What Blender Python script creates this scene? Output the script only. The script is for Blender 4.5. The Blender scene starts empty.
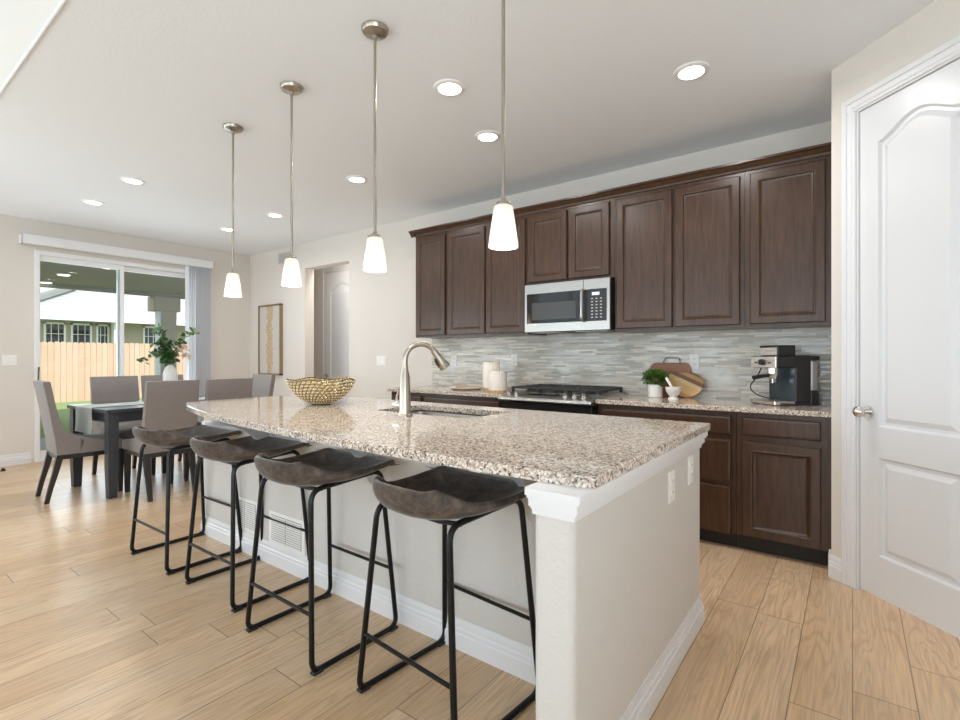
import bpy, bmesh, math, random
from mathutils import Vector, Matrix
random.seed(7)
R = math.radians
sc = bpy.context.scene
COL = sc.collection

# ------------------------------------------------------------------ camera
cam_d = bpy.data.cameras.new('camera'); cam = bpy.data.objects.new('camera', cam_d); COL.objects.link(cam)
cam_d.sensor_width = 36.0; cam_d.lens = 498 / 960 * 36.0; cam_d.shift_y = -3 / 960
cam_d.clip_start = .02; cam_d.clip_end = 300
cam.location = (0, 0, 1.19); cam.rotation_euler = (R(90), 0, R(36.8))
sc.camera = cam
# ------------------------------------------------------------------ world, sun, daylight and fill lamps, exposure
w = bpy.data.worlds.new('world'); sc.world = w; w.use_nodes = True
bg = w.node_tree.nodes['Background']; bg.inputs[0].default_value = (.80, .90, 1.0, 1); bg.inputs[1].default_value = 1.6
sd = bpy.data.lights.new('sun', 'SUN'); sd.energy = 5.5; sd.angle = R(.6); sd.color = (1, .96, .9)
sun = bpy.data.objects.new('sun', sd); COL.objects.link(sun)
sun.rotation_euler = Vector((-.62, -.28, -.74)).to_track_quat('-Z', 'Y').to_euler()
def window_light(name, loc, direction, sx, sy, watts, color=(1, 1, 1)):
    d = bpy.data.lights.new(name, 'AREA'); d.shape = 'RECTANGLE'; d.size = sx; d.size_y = sy; d.energy = watts; d.color = color
    o = bpy.data.objects.new(name, d); COL.objects.link(o); o.location = loc
    o.rotation_euler = Vector(direction).to_track_quat('-Z', 'Y').to_euler()
    return o
XL_ = -7.4
# fill lamps at added, unseen great room windows; daylight through the patio door
for k, wx in enumerate((-5.6, -3.0, -.4)):
    window_light('window_fill', (wx, -3.92, 1.2), (0, 1, 0.6), 2.0, 1.5, 40, (.82, .925, 1))
window_light('side_window_fill', (XL_ + .03, -1.6, 1.4), (1, .25, .9), 2.4, 2.0, 115, (.82, .925, 1))  # added lamp for sideways light, aimed upward at the ceiling
window_light('kitchen_side_fill', (1.68, -1.3, 1.5), (-1, .45, 1.1), 2.0, 2.2, 105, (.82, .925, 1))  # added lamp to brighten the island end, floor and ceiling
window_light('patio_daylight', (-7.62, 2.35, 1.25), (1, 0, .4), 1.5, 2.1, 30, (.82, .925, 1))
sc.view_settings.view_transform = 'Standard'; sc.view_settings.look = 'None'
sc.view_settings.exposure = 0.0; sc.view_settings.gamma = 1; sc.view_settings.use_curve_mapping = False
sc.cycles.max_bounces = 10; sc.cycles.diffuse_bounces = 6; sc.cycles.glossy_bounces = 5; sc.cycles.transparent_max_bounces = 16
sc.cycles.caustics_reflective = False; sc.cycles.caustics_refractive = False
sc.cycles.sample_clamp_indirect = 6
sc.cycles.use_denoising = True

# ------------------------------------------------------------------ material helpers
class G:
    def __init__(s, name):
        s.m = bpy.data.materials.new(name); s.m.use_nodes = True; s.t = s.m.node_tree
        s.b = s.t.nodes['Principled BSDF']; s.out = s.t.nodes['Material Output']
    def n(s, typ, ins=None, **props):
        nd = s.t.nodes.new('ShaderNode' + typ)
        for k, v in props.items(): setattr(nd, k, v)
        for k, v in (ins or {}).items(): s.put(nd.inputs[k], v)
        return nd
    def put(s, sock, v):
        if isinstance(v, bpy.types.NodeSocket): s.t.links.new(v, sock)
        elif isinstance(v, (tuple, list)) and sock.type == 'RGBA' and len(v) == 3: sock.default_value = (*v, 1)
        else: sock.default_value = v
    def set(s, **kw):
        for k, v in kw.items(): s.put(s.b.inputs[k.replace('_', ' ')], v)
    def math(s, op, a, b=None, c=None):
        ins = {0: a}
        if b is not None: ins[1] = b
        if c is not None: ins[2] = c
        return s.n('Math', ins, operation=op).outputs[0]
    def mix(s, f, a, b, blend='MIX'):
        nd = s.t.nodes.new('ShaderNodeMix'); nd.data_type = 'RGBA'; nd.blend_type = blend
        s.put(nd.inputs[0], f); s.put(nd.inputs[6], a); s.put(nd.inputs[7], b); return nd.outputs[2]
    def ramp(s, f, stops, interp='LINEAR'):
        nd = s.n('ValToRGB', {0: f}); cr = nd.color_ramp; cr.interpolation = interp
        while len(cr.elements) < len(stops): cr.elements.new(1)
        for e, (p, c) in zip(cr.elements, stops):
            e.position = p; e.color = (*c, 1) if len(c) == 3 else c
        return nd.outputs[0]
    def obj(s): return s.n('TexCoord').outputs['Object']
    def geo(s): return s.n('NewGeometry').outputs['Position']
    def mapping(s, v, scale=(1, 1, 1), loc=(0, 0, 0), rot=(0, 0, 0)):
        return s.n('Mapping', {'Vector': v, 'Scale': scale, 'Location': loc, 'Rotation': rot}).outputs[0]
    def noise(s, v, scale, detail=3, rough=.5, dist=0):
        return s.n('TexNoise', {'Vector': v, 'Scale': scale, 'Detail': detail, 'Roughness': rough, 'Distortion': dist}).outputs[0]
    def bump(s, h, strength, dist=.01):
        s.put(s.b.inputs['Normal'], s.n('Bump', {'Height': h, 'Strength': strength, 'Distance': dist}).outputs[0])

def pbr(name, color, rough=.5, metal=0, noise=None, bump=None, coat=0, spec=.5, sheen=0):
    g = G(name); g.set(Base_Color=color, Roughness=rough, Metallic=metal)
    g.b.inputs['Specular IOR Level'].default_value = spec
    if coat: g.b.inputs['Coat Weight'].default_value = coat; g.b.inputs['Coat Roughness'].default_value = .08
    if sheen: g.b.inputs['Sheen Weight'].default_value = sheen
    if noise:                                   # (scale, amount, stretch)
        sca, amt, st = noise
        f = g.noise(g.mapping(g.obj(), st), sca, 4)
        lo = tuple(c * (1 - amt) for c in color); hi = tuple(min(1, c * (1 + amt)) for c in color)
        g.set(Base_Color=g.ramp(f, [(.3, lo), (.7, hi)]))
    if bump:                                    # (scale, strength)
        g.bump(g.noise(g.obj(), bump[0], 4), bump[1], .004)
    return g.m
def emis(name, color, strength):
    g = G(name); g.set(Base_Color=(.8, .8, .8)); g.b.inputs['Emission Color'].default_value = (*color, 1); g.b.inputs['Emission Strength'].default_value = strength
    return g.m

def mat_wall(name, color, bs=.25):
    g = G(name); g.set(Base_Color=color, Roughness=.75); g.b.inputs['Specular IOR Level'].default_value = .25
    p = g.geo()
    h = g.math('ADD', g.ramp(g.noise(p, 55, 3), [(.42, (0, 0, 0)), (.6, (1, 1, 1))]), g.noise(p, 160, 2))
    g.bump(h, bs, .002); return g.m
M = {}
M['wall'] = mat_wall('wall paint', (.745, .70, .65))
M['pony'] = mat_wall('island textured paint', (.66, .635, .605), .4)
M['ceiling'] = mat_wall('ceiling paint', (.87, .90, .93), .12)
M['trim'] = pbr('white trim paint', (.79, .79, .805), .35)
M['door'] = pbr('white door paint', (.74, .745, .76), .3)
M['vinyl'] = pbr('white vinyl', (.85, .86, .87), .35)
M['plate'] = pbr('white plastic plate', (.88, .87, .85), .35)
M['plate_slot'] = pbr('socket slot', (.20, .20, .19), .5)
M['blind'] = pbr('vinyl blind slats', (.78, .79, .82), .5)
M['nickel'] = pbr('brushed nickel', (.43, .385, .325), .33, 1, (60, .1, (1, 1, .1)))
M['chrome'] = pbr('satin chrome', (.72, .70, .67), .18, 1)
M['black_metal'] = pbr('black powder coat', (.005, .005, .005), .33, spec=.3)
M['rubber'] = pbr('black rubber', (.015, .015, .015), .6)
M['black_gloss'] = pbr('black glass', (.01, .01, .011), .05, spec=.6)
M['black_plastic'] = pbr('black plastic', (.02, .02, .021), .38)
M['iron'] = pbr('cast iron', (.018, .018, .019), .5, bump=(200, .3))
M['white_ceramic'] = pbr('white ceramic', (.82, .80, .76), .3)
M['cream_ceramic'] = pbr('cream ceramic', (.86, .79, .70), .35)
M['gold'] = pbr('gold wire', (.42, .30, .13), .25, 1)
M['crystal'] = pbr('champagne crystal', (.86, .74, .50), .12, .35, coat=.6)
M['brass'] = pbr('brass frame', (.36, .26, .14), .4, .6)
M['grout_dark'] = pbr('toe kick', (.02, .014, .011), .6)
M['cloth'] = pbr('sage cloth', (.52, .56, .52), .9, bump=(300, .3))
M['concrete'] = pbr('patio concrete', (.42, .44, .48), .9, noise=(6, .1, (1, 1, 1)))
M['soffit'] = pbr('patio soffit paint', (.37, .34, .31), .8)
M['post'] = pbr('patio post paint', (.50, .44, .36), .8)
M['sky_side_and_gutter'] = pbr('sky-lit post side and gutter', (.72, .78, .86), .7)
M['leaf'] = pbr('green leaf', (.055, .13, .035), .45, noise=(18, .5, (1, 1, 1)))
M['leaf_pale'] = pbr('pale green leaf', (.22, .34, .10), .5, noise=(18, .3, (1, 1, 1)))
M['petal'] = pbr('peach petal', (.85, .66, .52), .6, noise=(30, .15, (1, 1, 1)))
M['twig'] = pbr('grey twig', (.30, .25, .20), .8)
M['herb'] = pbr('herb leaf', (.07, .15, .025), .5, noise=(30, .5, (1, 1, 1)))
M['soil'] = pbr('soil', (.04, .03, .02), .9)
M['siding'] = pbr('beige siding', (.46, .39, .33), .8)
M['roofing'] = None
M['tank'] = pbr('tinted tank', (.32, .31, .30), .1, spec=.7)
M['dark_table'] = pbr('dark table paint', (.045, .05, .06), .32, noise=(8, .2, (1, 12, 1)))
M['led'] = emis('downlight lens', (1, .97, .92), 14)
M['display'] = emis('blue display', (.35, .55, 1), .8)
M['bulb'] = emis('lamp bulb', (1, .9, .74), 12)
M['patio_led'] = emis('patio light', (1, .93, .8), 6)

def m_glass():
    g = G('window glass'); g.t.nodes.remove(g.b)
    tr = g.n('BsdfTransparent', {0: (.97, .985, .98)}); gl = g.n('BsdfGlossy', {'Color': (1, 1, 1), 'Roughness': .01})
    fr = g.n('Fresnel', {'IOR': 1.35})
    mx = g.n('MixShader', {0: fr.outputs[0], 1: tr.outputs[0], 2: gl.outputs[0]})
    g.t.links.new(mx.outputs[0], g.out.inputs[0]); return g.m
M['glass'] = m_glass()
def m_opal():
    g = G('opal glass shade'); g.t.nodes.remove(g.b)
    tl = g.n('BsdfTranslucent', {0: (.95, .93, .88)}); df = g.n('BsdfPrincipled', {'Base Color': (.93, .91, .87, 1), 'Roughness': .2})
    mx = g.n('MixShader', {0: .55, 1: df.outputs[0], 2: tl.outputs[0]})
    g.t.links.new(mx.outputs[0], g.out.inputs[0]); return g.m
M['opal'] = m_opal()

def m_floor():
    g = G('oak plank floor'); p = g.n('SeparateXYZ', {0: g.geo()})
    X, Y = p.outputs[0], p.outputs[1]
    W, L = .177, 1.22
    xr = g.math('DIVIDE', X, W); row = g.math('FLOOR', xr); fx = g.math('FRACT', xr)
    rn = g.n('TexWhiteNoise', {'W': g.math('ADD', row, 31.7)}, noise_dimensions='1D').outputs[0]
    yr = g.math('ADD', g.math('DIVIDE', Y, L), g.math('MULTIPLY', rn, 7.3)); cell = g.math('FLOOR', yr); fy = g.math('FRACT', yr)
    cid = g.math('ADD', g.math('MULTIPLY', row, 17.31), g.math('MULTIPLY', cell, 5.77))
    cr = g.n('TexWhiteNoise', {'W': cid}, noise_dimensions='1D').outputs[0]
    co = g.n('CombineXYZ', {0: g.math('ADD', g.math('MULTIPLY', X, 1), g.math('MULTIPLY', cr, 37)), 1: g.math('ADD', Y, g.math('MULTIPLY', cr, 91)), 2: 0}).outputs[0]
    big = g.noise(g.mapping(co, (7, .75, 1)), 1.5, 2, .4, .6)
    rings = g.math('FRACT', g.math('MULTIPLY', big, 10))
    rings = g.math('ABSOLUTE', g.math('SUBTRACT', g.math('MULTIPLY', rings, 2), 1))
    fine = g.noise(g.mapping(co, (60, 2.2, 1)), 2, 5, .6)
    base = g.ramp(cr, [(0, (.66, .435, .245)), (.35, (.76, .53, .315)), (.7, (.82, .59, .37)), (1, (.71, .48, .285))])
    c1 = g.mix(g.math('MULTIPLY', g.ramp(rings, [(.5, (0, 0, 0)), (1, (1, 1, 1))]), .36), base, (.36, .205, .11))
    c2 = g.mix(g.ramp(fine, [(.42, (0, 0, 0)), (.72, (.62, .62, .62))]), c1, (.40, .25, .15))
    c3 = g.mix(g.ramp(g.noise(g.mapping(co, (3, .8, 1)), 1.5, 2), [(.4, (0, 0, 0)), (.75, (.4, .4, .4))]), c2, (.66, .52, .38))
    gx = g.math('MINIMUM', fx, g.math('SUBTRACT', 1, fx)); gy = g.math('MINIMUM', fy, g.math('SUBTRACT', 1, fy))
    seam = g.math('MAXIMUM', g.math('LESS_THAN', gx, .009), g.math('LESS_THAN', gy, .0016))
    g.set(Base_Color=g.mix(g.math('MULTIPLY', seam, .75), c3, (.13, .085, .05)), Roughness=g.math('ADD', .22, g.math('MULTIPLY', fine, .16)))
    g.bump(g.math('ADD', g.math('MULTIPLY', seam, -1), g.math('MULTIPLY', fine, .15)), .25, .002)
    return g.m
M['floor'] = m_floor()

def m_granite():
    g = G('speckled granite'); p = g.geo()
    pd = g.n('VectorMath', {0: p, 1: g.n('VectorMath', {0: g.n('TexNoise', {'Vector': p, 'Scale': 60, 'Detail': 2}).outputs[1], 'Scale': .012}, operation='SCALE').outputs[0]}, operation='ADD').outputs[0]
    v1 = g.n('TexVoronoi', {'Vector': pd, 'Scale': 185}); v2 = g.n('TexVoronoi', {'Vector': pd, 'Scale': 120})
    s1 = g.n('SeparateColor', {0: v1.outputs['Color']}); s2 = g.n('SeparateColor', {0: v2.outputs['Color']})
    a = g.ramp(s1.outputs[0], [(0, (.010, .010, .013)), (.19, (.09, .075, .07)), (.25, (.33, .26, .21)), (.38, (.60, .48, .39)), (.6, (.72, .61, .52)), (.82, (.90, .84, .77))], 'CONSTANT')
    b = g.ramp(s2.outputs[1], [(0, (.03, .03, .03)), (.12, (.40, .31, .25)), (.36, (.68, .56, .46)), (.72, (.86, .79, .71))], 'CONSTANT')
    clump = g.ramp(g.noise(p, 22, 3), [(.40, (0, 0, 0)), (.60, (1, 1, 1))])
    g.set(Base_Color=g.mix(g.math('ADD', .25, g.math('MULTIPLY', clump, .4)), a, b), Roughness=.07)
    g.b.inputs['Specular IOR Level'].default_value = .55
    return g.m
M['granite'] = m_granite()

def m_wood(name, dark, light, axis_scale=(14, 14, 1.2), rough=.3, scale=4, coat=.25):
    g = G(name); p = g.mapping(g.obj(), axis_scale)
    f = g.noise(p, scale, 5, .6, .6); f2 = g.noise(g.obj(), 2.5, 2)
    c = g.mix(g.ramp(f, [(.3, (0, 0, 0)), (.72, (1, 1, 1))]), dark, light)
    c = g.mix(g.math('MULTIPLY', f2, .35), c, dark)
    g.set(Base_Color=c, Roughness=rough); g.b.inputs['Coat Weight'].default_value = coat; g.b.inputs['Coat Roughness'].default_value = .22
    g.bump(f, .06, .002); return g.m
M['cab'] = m_wood('espresso stained maple', (.034, .0140, .0065), (.096, .045, .022), coat=.05)
M['walnut'] = m_wood('walnut board', (.20, .06, .022), (.40, .15, .06), (1.2, 14, 14), .45)
M['stripe_wood'] = None
M['chair_leg'] = m_wood('dark chair legs', (.012, .012, .015), (.03, .028, .03))
M['wood_base'] = m_wood('pale bamboo', (.45, .28, .13), (.62, .42, .22), (6, 6, 6), .5)

def m_stripes():
    g = G('striped acacia board'); p = g.obj(); s = g.n('SeparateXYZ', {0: g.mapping(p, rot=(0, R(-24), 0))})
    band = g.math('FLOOR', g.math('MULTIPLY', g.math('ADD', s.outputs[2], 1), 34))
    wn = g.n('TexWhiteNoise', {'W': band}, noise_dimensions='1D').outputs[0]
    c = g.ramp(wn, [(0, (.12, .05, .018)), (.22, (.45, .23, .07)), (.5, (.66, .42, .17)), (.75, (.74, .53, .27))], 'CONSTANT')
    c = g.mix(g.math('MULTIPLY', g.noise(g.mapping(p, (6, 6, 60)), 4, 3), .4), c, (.30, .15, .05))
    g.set(Base_Color=c, Roughness=.4); return g.m
M['stripe_wood'] = m_stripes()

def m_mosaic():
    g = G('glass strip mosaic'); p = g.n('SeparateXYZ', {0: g.geo()})
    X, Z = p.outputs[0], p.outputs[2]
    H = .0155
    zr = g.math('DIVIDE', Z, H); row = g.math('FLOOR', zr); fz = g.math('FRACT', zr)
    rn = g.n('TexWhiteNoise', {'W': row}, noise_dimensions='1D'); r1 = rn.outputs[0]
    L = g.math('ADD', .10, g.math('MULTIPLY', r1, .11))
    xr = g.math('ADD', g.math('DIVIDE', X, L), g.math('MULTIPLY', r1, 13.7)); cell = g.math('FLOOR', xr); fx = g.math('FRACT', xr)
    wn = g.n('TexWhiteNoise', {'W': g.math('ADD', g.math('MULTIPLY', row, 7.13), g.math('MULTIPLY', cell, 3.77))}, noise_dimensions='1D').outputs[0]
    c = g.ramp(wn, [(0, (.50, .49, .44)), (.18, (.65, .62, .55)), (.4, (.80, .75, .65)), (.58, (.54, .50, .44)), (.75, (.88, .83, .73)), (.9, (.70, .64, .54))], 'CONSTANT')
    streak = g.noise(g.n('CombineXYZ', {0: g.math('MULTIPLY', X, 9), 1: wn, 2: g.math('MULTIPLY', Z, 220)}).outputs[0], 1, 4, .6)
    c = g.mix(g.ramp(streak, [(.38, (0, 0, 0)), (.66, (.5, .5, .5))]), c, (.30, .28, .24))
    ez = g.math('MINIMUM', fz, g.math('SUBTRACT', 1, fz)); ex = g.math('MULTIPLY', g.math('MINIMUM', fx, g.math('SUBTRACT', 1, fx)), g.math('DIVIDE', L, H))
    gr = g.math('LESS_THAN', g.math('MINIMUM', ez, ex), .055)
    g.set(Base_Color=g.mix(gr, c, (.60, .59, .56)), Roughness=g.math('ADD', .1, g.math('MULTIPLY', g.math('GREATER_THAN', wn, .5), .22)))
    tilt = g.math('MULTIPLY', g.math('SUBTRACT', fz, .5), g.math('SUBTRACT', wn, .5))
    g.bump(g.math('ADD', g.math('MULTIPLY', gr, -1), g.math('MULTIPLY', tilt, .5)), .3, .0015); return g.m
M['mosaic'] = m_mosaic()

def m_suede():
    g = G('distressed suede'); p = g.obj()
    f = g.noise(p, 9, 6, .7, .8); f2 = g.noise(p, 55, 4, .7)
    c = g.ramp(f, [(.32, (.022, .016, .012)), (.5, (.062, .044, .034)), (.68, (.16, .118, .09))])
    c = g.mix(g.ramp(f2, [(.42, (0, 0, 0)), (.75, (.55, .55, .55))]), c, (.16, .125, .10))
    g.set(Base_Color=c, Roughness=.75); g.b.inputs['Sheen Weight'].default_value = .35; g.b.inputs['Sheen Roughness'].default_value = .3
    g.bump(f2, .25, .003); return g.m
M['suede'] = m_suede()
def m_fabric():
    g = G('taupe linen'); p = g.obj()
    h = g.noise(g.mapping(p, (1, 1, .15)), 260, 2); h2 = g.noise(g.mapping(p, (.15, 1, 1)), 260, 2)
    c = g.mix(g.math('ADD', g.math('MULTIPLY', h, .5), g.math('MULTIPLY', h2, .5)), (.17, .145, .135), (.30, .262, .248))
    g.set(Base_Color=c, Roughness=.9); g.b.inputs['Sheen Weight'].default_value = .3
    g.bump(g.math('ADD', h, h2), .2, .002); return g.m
M['fabric'] = m_fabric()
def m_steel(name='brushed stainless', c=(.46, .445, .42), st=(1, 1, 90)):
    g = G(name); f = g.noise(g.mapping(g.obj(), st), 6, 3)
    g.set(Base_Color=c, Metallic=1, Roughness=g.math('ADD', .2, g.math('MULTIPLY', f, .18))); return g.m
M['steel'] = m_steel(); M['steel_warm'] = m_steel('warm satin steel', (.80, .72, .66), (1, 1, 20))
def m_canvas():
    g = G('gold leaf canvas'); p = g.obj(); s = g.n('SeparateXYZ', {0: p})
    n1 = g.noise(g.mapping(p, (5, 1, 5)), 2, 5, .7); n2 = g.noise(g.mapping(p, (7, 1, 28)), 3, 5, .7)
    d = g.math('ABSOLUTE', g.math('ADD', s.outputs[0], g.math('MULTIPLY', g.math('SUBTRACT', n1, .5), .30)))
    f = g.math('MULTIPLY', g.math('LESS_THAN', d, .075), g.ramp(n2, [(.4, (0, 0, 0)), (.52, (1, 1, 1))]))
    g.set(Base_Color=g.mix(f, (.62, .58, .54), (.52, .36, .15)), Roughness=.6); return g.m
M['canvas'] = m_canvas()
def m_fence():
    g = G('cedar pickets'); p = g.geo(); s = g.n('SeparateXYZ', {0: p})
    wn = g.n('TexWhiteNoise', {'W': g.math('FLOOR', g.math('DIVIDE', s.outputs[1], .14))}, noise_dimensions='1D').outputs[0]
    c = g.ramp(wn, [(0, (.60, .41, .30)), (1, (.69, .50, .39))])
    c = g.mix(g.math('MULTIPLY', g.noise(g.mapping(p, (9, 9, .6)), 2, 3), .4), c, (.50, .33, .23))
    g.set(Base_Color=c, Roughness=.85); return g.m
M['fence'] = m_fence()
def m_lawn():
    g = G('lawn'); p = g.geo(); f = g.noise(p, 3, 5, .7); f2 = g.noise(g.mapping(p, (30, 60, 1)), 1, 3)
    c = g.mix(f2, (.12, .18, .06), (.27, .36, .14)); c = g.mix(g.math('MULTIPLY', f, .5), c, (.21, .30, .11))
    g.set(Base_Color=c, Roughness=.9); g.bump(f2, .6, .02); return g.m
M['lawn'] = m_lawn()
def m_roof():
    g = G('pale roof shingles'); s = g.n('SeparateXYZ', {0: g.geo()})
    fz = g.math('FRACT', g.math('DIVIDE', s.outputs[2], .16))
    c = g.mix(g.math('LESS_THAN', fz, .2), (.40, .40, .40), (.30, .30, .30)); g.set(Base_Color=c, Roughness=.9); return g.m
M['roofing'] = m_roof()
M['hip'] = pbr('grey hip shingles', (.20, .21, .20), .9)

# ------------------------------------------------------------------ mesh helpers
class MB:
    """collects shapes into one mesh"""
    def __init__(s): s.bm = bmesh.new()
    def merge(s, bm2):
        me = bpy.data.meshes.new('tmp'); bm2.to_mesh(me); bm2.free(); s.bm.from_mesh(me); bpy.data.meshes.remove(me); return s
    def box(s, x0, x1, y0, y1, z0, z1, bev=0, seg=1, rot=None):
        b = bmesh.new(); bmesh.ops.create_cube(b, size=1)
        for v in b.verts: v.co = Vector(((x0 + x1) / 2 + v.co.x * (x1 - x0), (y0 + y1) / 2 + v.co.y * (y1 - y0), (z0 + z1) / 2 + v.co.z * (z1 - z0)))
        if bev: bmesh.ops.bevel(b, geom=b.edges[:], offset=bev, segments=seg, affect='EDGES', profile=.5)
        if rot is not None: bmesh.ops.transform(b, matrix=rot, verts=b.verts)
        return s.merge(b)
    def loft(s, loops, cap0=True, cap1=True, close=False):
        bm = s.bm; L = [[bm.verts.new(p) for p in lp] for lp in loops]; n = len(L[0])
        for a, b in zip(L, L[1:]):
            for i in range(n): bm.faces.new((a[i], a[(i + 1) % n], b[(i + 1) % n], b[i]))
        if close:
            a, b = L[-1], L[0]
            for i in range(n): bm.faces.new((a[i], a[(i + 1) % n], b[(i + 1) % n], b[i]))
        else:
            if cap0: bm.faces.new(L[0][::-1])
            if cap1: bm.faces.new(L[-1])
        return s
    def prism(s, poly, axis, a, b):
        """extrude a 2D polygon along an axis; axis 'x': (y,z), 'y': (x,z), 'z': (x,y)"""
        f = {'x': lambda p, t: (t, p[0], p[1]), 'y': lambda p, t: (p[0], t, p[1]), 'z': lambda p, t: (p[0], p[1], t)}[axis]
        return s.loft([[f(p, a) for p in poly], [f(p, b) for p in poly]])
    def cyl(s, p0, p1, r0, r1=None, n=20):
        r1 = r0 if r1 is None else r1; p0 = Vector(p0); p1 = Vector(p1); d = (p1 - p0).normalized()
        u = d.orthogonal().normalized(); v = d.cross(u)
        ring = lambda p, r: [p + (u * math.cos(2 * math.pi * i / n) + v * math.sin(2 * math.pi * i / n)) * r for i in range(n)]
        return s.loft([ring(p0, r0), ring(p1, r1)])
    def lathe(s, prof, n=28, c=(0, 0, 0), cap0=True, cap1=True):
        c = Vector(c)
        return s.loft([[c + Vector((r * math.cos(2 * math.pi * i / n), r * math.sin(2 * math.pi * i / n), z)) for i in range(n)] for r, z in prof], cap0, cap1)
    def tube(s, pts, r, n=10, closed=False):
        pts = [Vector(p) for p in pts]; N = len(pts); rings = []; u = None
        for i, p in enumerate(pts):
            if closed: t = pts[(i + 1) % N] - pts[i - 1]
            else: t = pts[min(i + 1, N - 1)] - pts[max(i - 1, 0)]
            t.normalize()
            if u is None: u = t.orthogonal().normalized()
            u = (u - t * u.dot(t)).normalized(); v = t.cross(u)
            rr = r[i] if isinstance(r, (list, tuple)) else r
            rings.append([p + (u * math.cos(2 * math.pi * k / n) + v * math.sin(2 * math.pi * k / n)) * rr for k in range(n)])
        return s.loft(rings, close=closed)
    def ball(s, c, r, sx=1, sy=1, sz=1, sub=2):
        b = bmesh.new(); bmesh.ops.create_icosphere(b, subdivisions=sub, radius=r)
        for v in b.verts: v.co = Vector((v.co.x * sx + c[0], v.co.y * sy + c[1], v.co.z * sz + c[2]))
        return s.merge(b)
    def leaf(s, p, d, l, wd, up=None):
        p = Vector(p); d = Vector(d).normalized(); up = up or Vector((random.uniform(-1, 1), random.uniform(-1, 1), random.uniform(.2, 1)))
        side = d.cross(up).normalized() * wd; nrm = side.cross(d).normalized() * wd * .35
        bm = s.bm
        A, B, C, D, E_, F = [bm.verts.new(q) for q in (p, p + d * l * .35 + side + nrm, p + d * l * .75 + side * .7 + nrm, p + d * l, p + d * l * .75 - side * .7 + nrm, p + d * l * .35 - side + nrm)]
        Mi = bm.verts.new(p + d * l * .55)
        for f in ((A, B, Mi), (B, C, Mi), (C, D, Mi), (D, E_, Mi), (E_, F, Mi), (F, A, Mi)): bm.faces.new(f)
        return s
    def xf(s, mat):
        bmesh.ops.transform(s.bm, matrix=mat, verts=s.bm.verts); return s
    def build(s, name, mat, parent=None, loc=None, rotz=0, smooth=35, recalc=True):
        if recalc: bmesh.ops.recalc_face_normals(s.bm, faces=s.bm.faces)
        me = bpy.data.meshes.new(name); s.bm.to_mesh(me); s.bm.free()
        me.materials.append(M[mat] if isinstance(mat, str) else mat)
        if smooth:
            me.polygons.foreach_set('use_smooth', [True] * len(me.polygons)); me.set_sharp_from_angle(angle=R(smooth))
        o = bpy.data.objects.new(name, me); COL.objects.link(o)
        if parent: o.parent = parent
        if loc: o.location = loc
        if rotz: o.rotation_euler.z = rotz
        return o

def rrect(w, h, inset=0, y=0, x0=0, z0=0):
    i = inset; return [(x0 + i, y, z0 + i), (x0 + w - i, y, z0 + i), (x0 + w - i, y, z0 + h - i), (x0 + i, y, z0 + h - i)]
def inset_poly(P, d):
    out = []; n = len(P)
    for i in range(n):
        a, b, c = Vector(P[i - 1]), Vector(P[i]), Vector(P[(i + 1) % n])
        e1 = (b - a).normalized(); e2 = (c - b).normalized(); n1 = Vector((-e1.y, e1.x)); n2 = Vector((-e2.y, e2.x))
        m = n1 + n2; k = m.length_squared
        out.append(tuple(b + m * (2 * d / k * 1.0) if k > 1e-6 else b + n1 * d))
    return out
def panel_slab(w, h, t, holes, steps, mb=None):
    """slab in the xz plane, front at y=0, back at y=t, with recessed shaped panels (holes: CCW (x,z) loops)"""
    mb = mb or MB(); bm = mb.bm
    fo = [bm.verts.new(p) for p in ((0, 0, 0), (w, 0, 0), (w, 0, h), (0, 0, h))]; bo = [bm.verts.new((v.co.x, t, v.co.z)) for v in fo]
    for i in range(4): bm.faces.new((fo[i], fo[(i + 1) % 4], bo[(i + 1) % 4], bo[i]))
    bm.faces.new(bo[::-1])
    edges = [bm.edges.get((fo[i], fo[(i + 1) % 4])) for i in range(4)]
    for P in holes:
        loops = [[bm.verts.new((x, 0, z)) for x, z in P]]
        n = len(P)
        for i in range(n): edges.append(bm.edges.new((loops[0][i], loops[0][(i + 1) % n])))
        for d, dep in steps: loops.append([bm.verts.new((x, dep, z)) for x, z in inset_poly(P, d)])
        for a, b in zip(loops, loops[1:]):
            for i in range(n): bm.faces.new((a[i], a[(i + 1) % n], b[(i + 1) % n], b[i]))
        bmesh.ops.triangle_fill(bm, use_beauty=True, edges=[bm.edges.get((loops[-1][i], loops[-1][(i + 1) % n])) for i in range(n)])
    bmesh.ops.triangle_fill(bm, use_beauty=True, edges=edges)
    return mb
def arch_loop(x0, x1, z0, zc, zp, n=24):
    P = [(x0, z0), (x1, z0)]
    for i in range(n + 1):
        u = 1 - i / n; k = .5 - .5 * math.cos(2 * math.pi * u)
        k = k ** .8
        P.append((x0 + (x1 - x0) * u, zc + (zp - zc) * k))
    return P
def rect_loop(x0, x1, z0, z1): return [(x0, z0), (x1, z0), (x1, z1), (x0, z1)]
def rounded_path(pts, rad, seg=6, closed=True):
    out = []; n = len(pts)
    for i in range(n):
        b = Vector(pts[i])
        if not closed and i in (0, n - 1): out.append(b); continue
        a, c = Vector(pts[i - 1]), Vector(pts[(i + 1) % n])
        r = rad[i] if isinstance(rad, (list, tuple)) else rad
        p = b + (a - b).normalized() * r; q = b + (c - b).normalized() * r
        for k in range(seg + 1):
            t = k / seg; out.append(p * (1 - t) ** 2 + b * 2 * t * (1 - t) + q * t * t)
    return out

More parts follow.
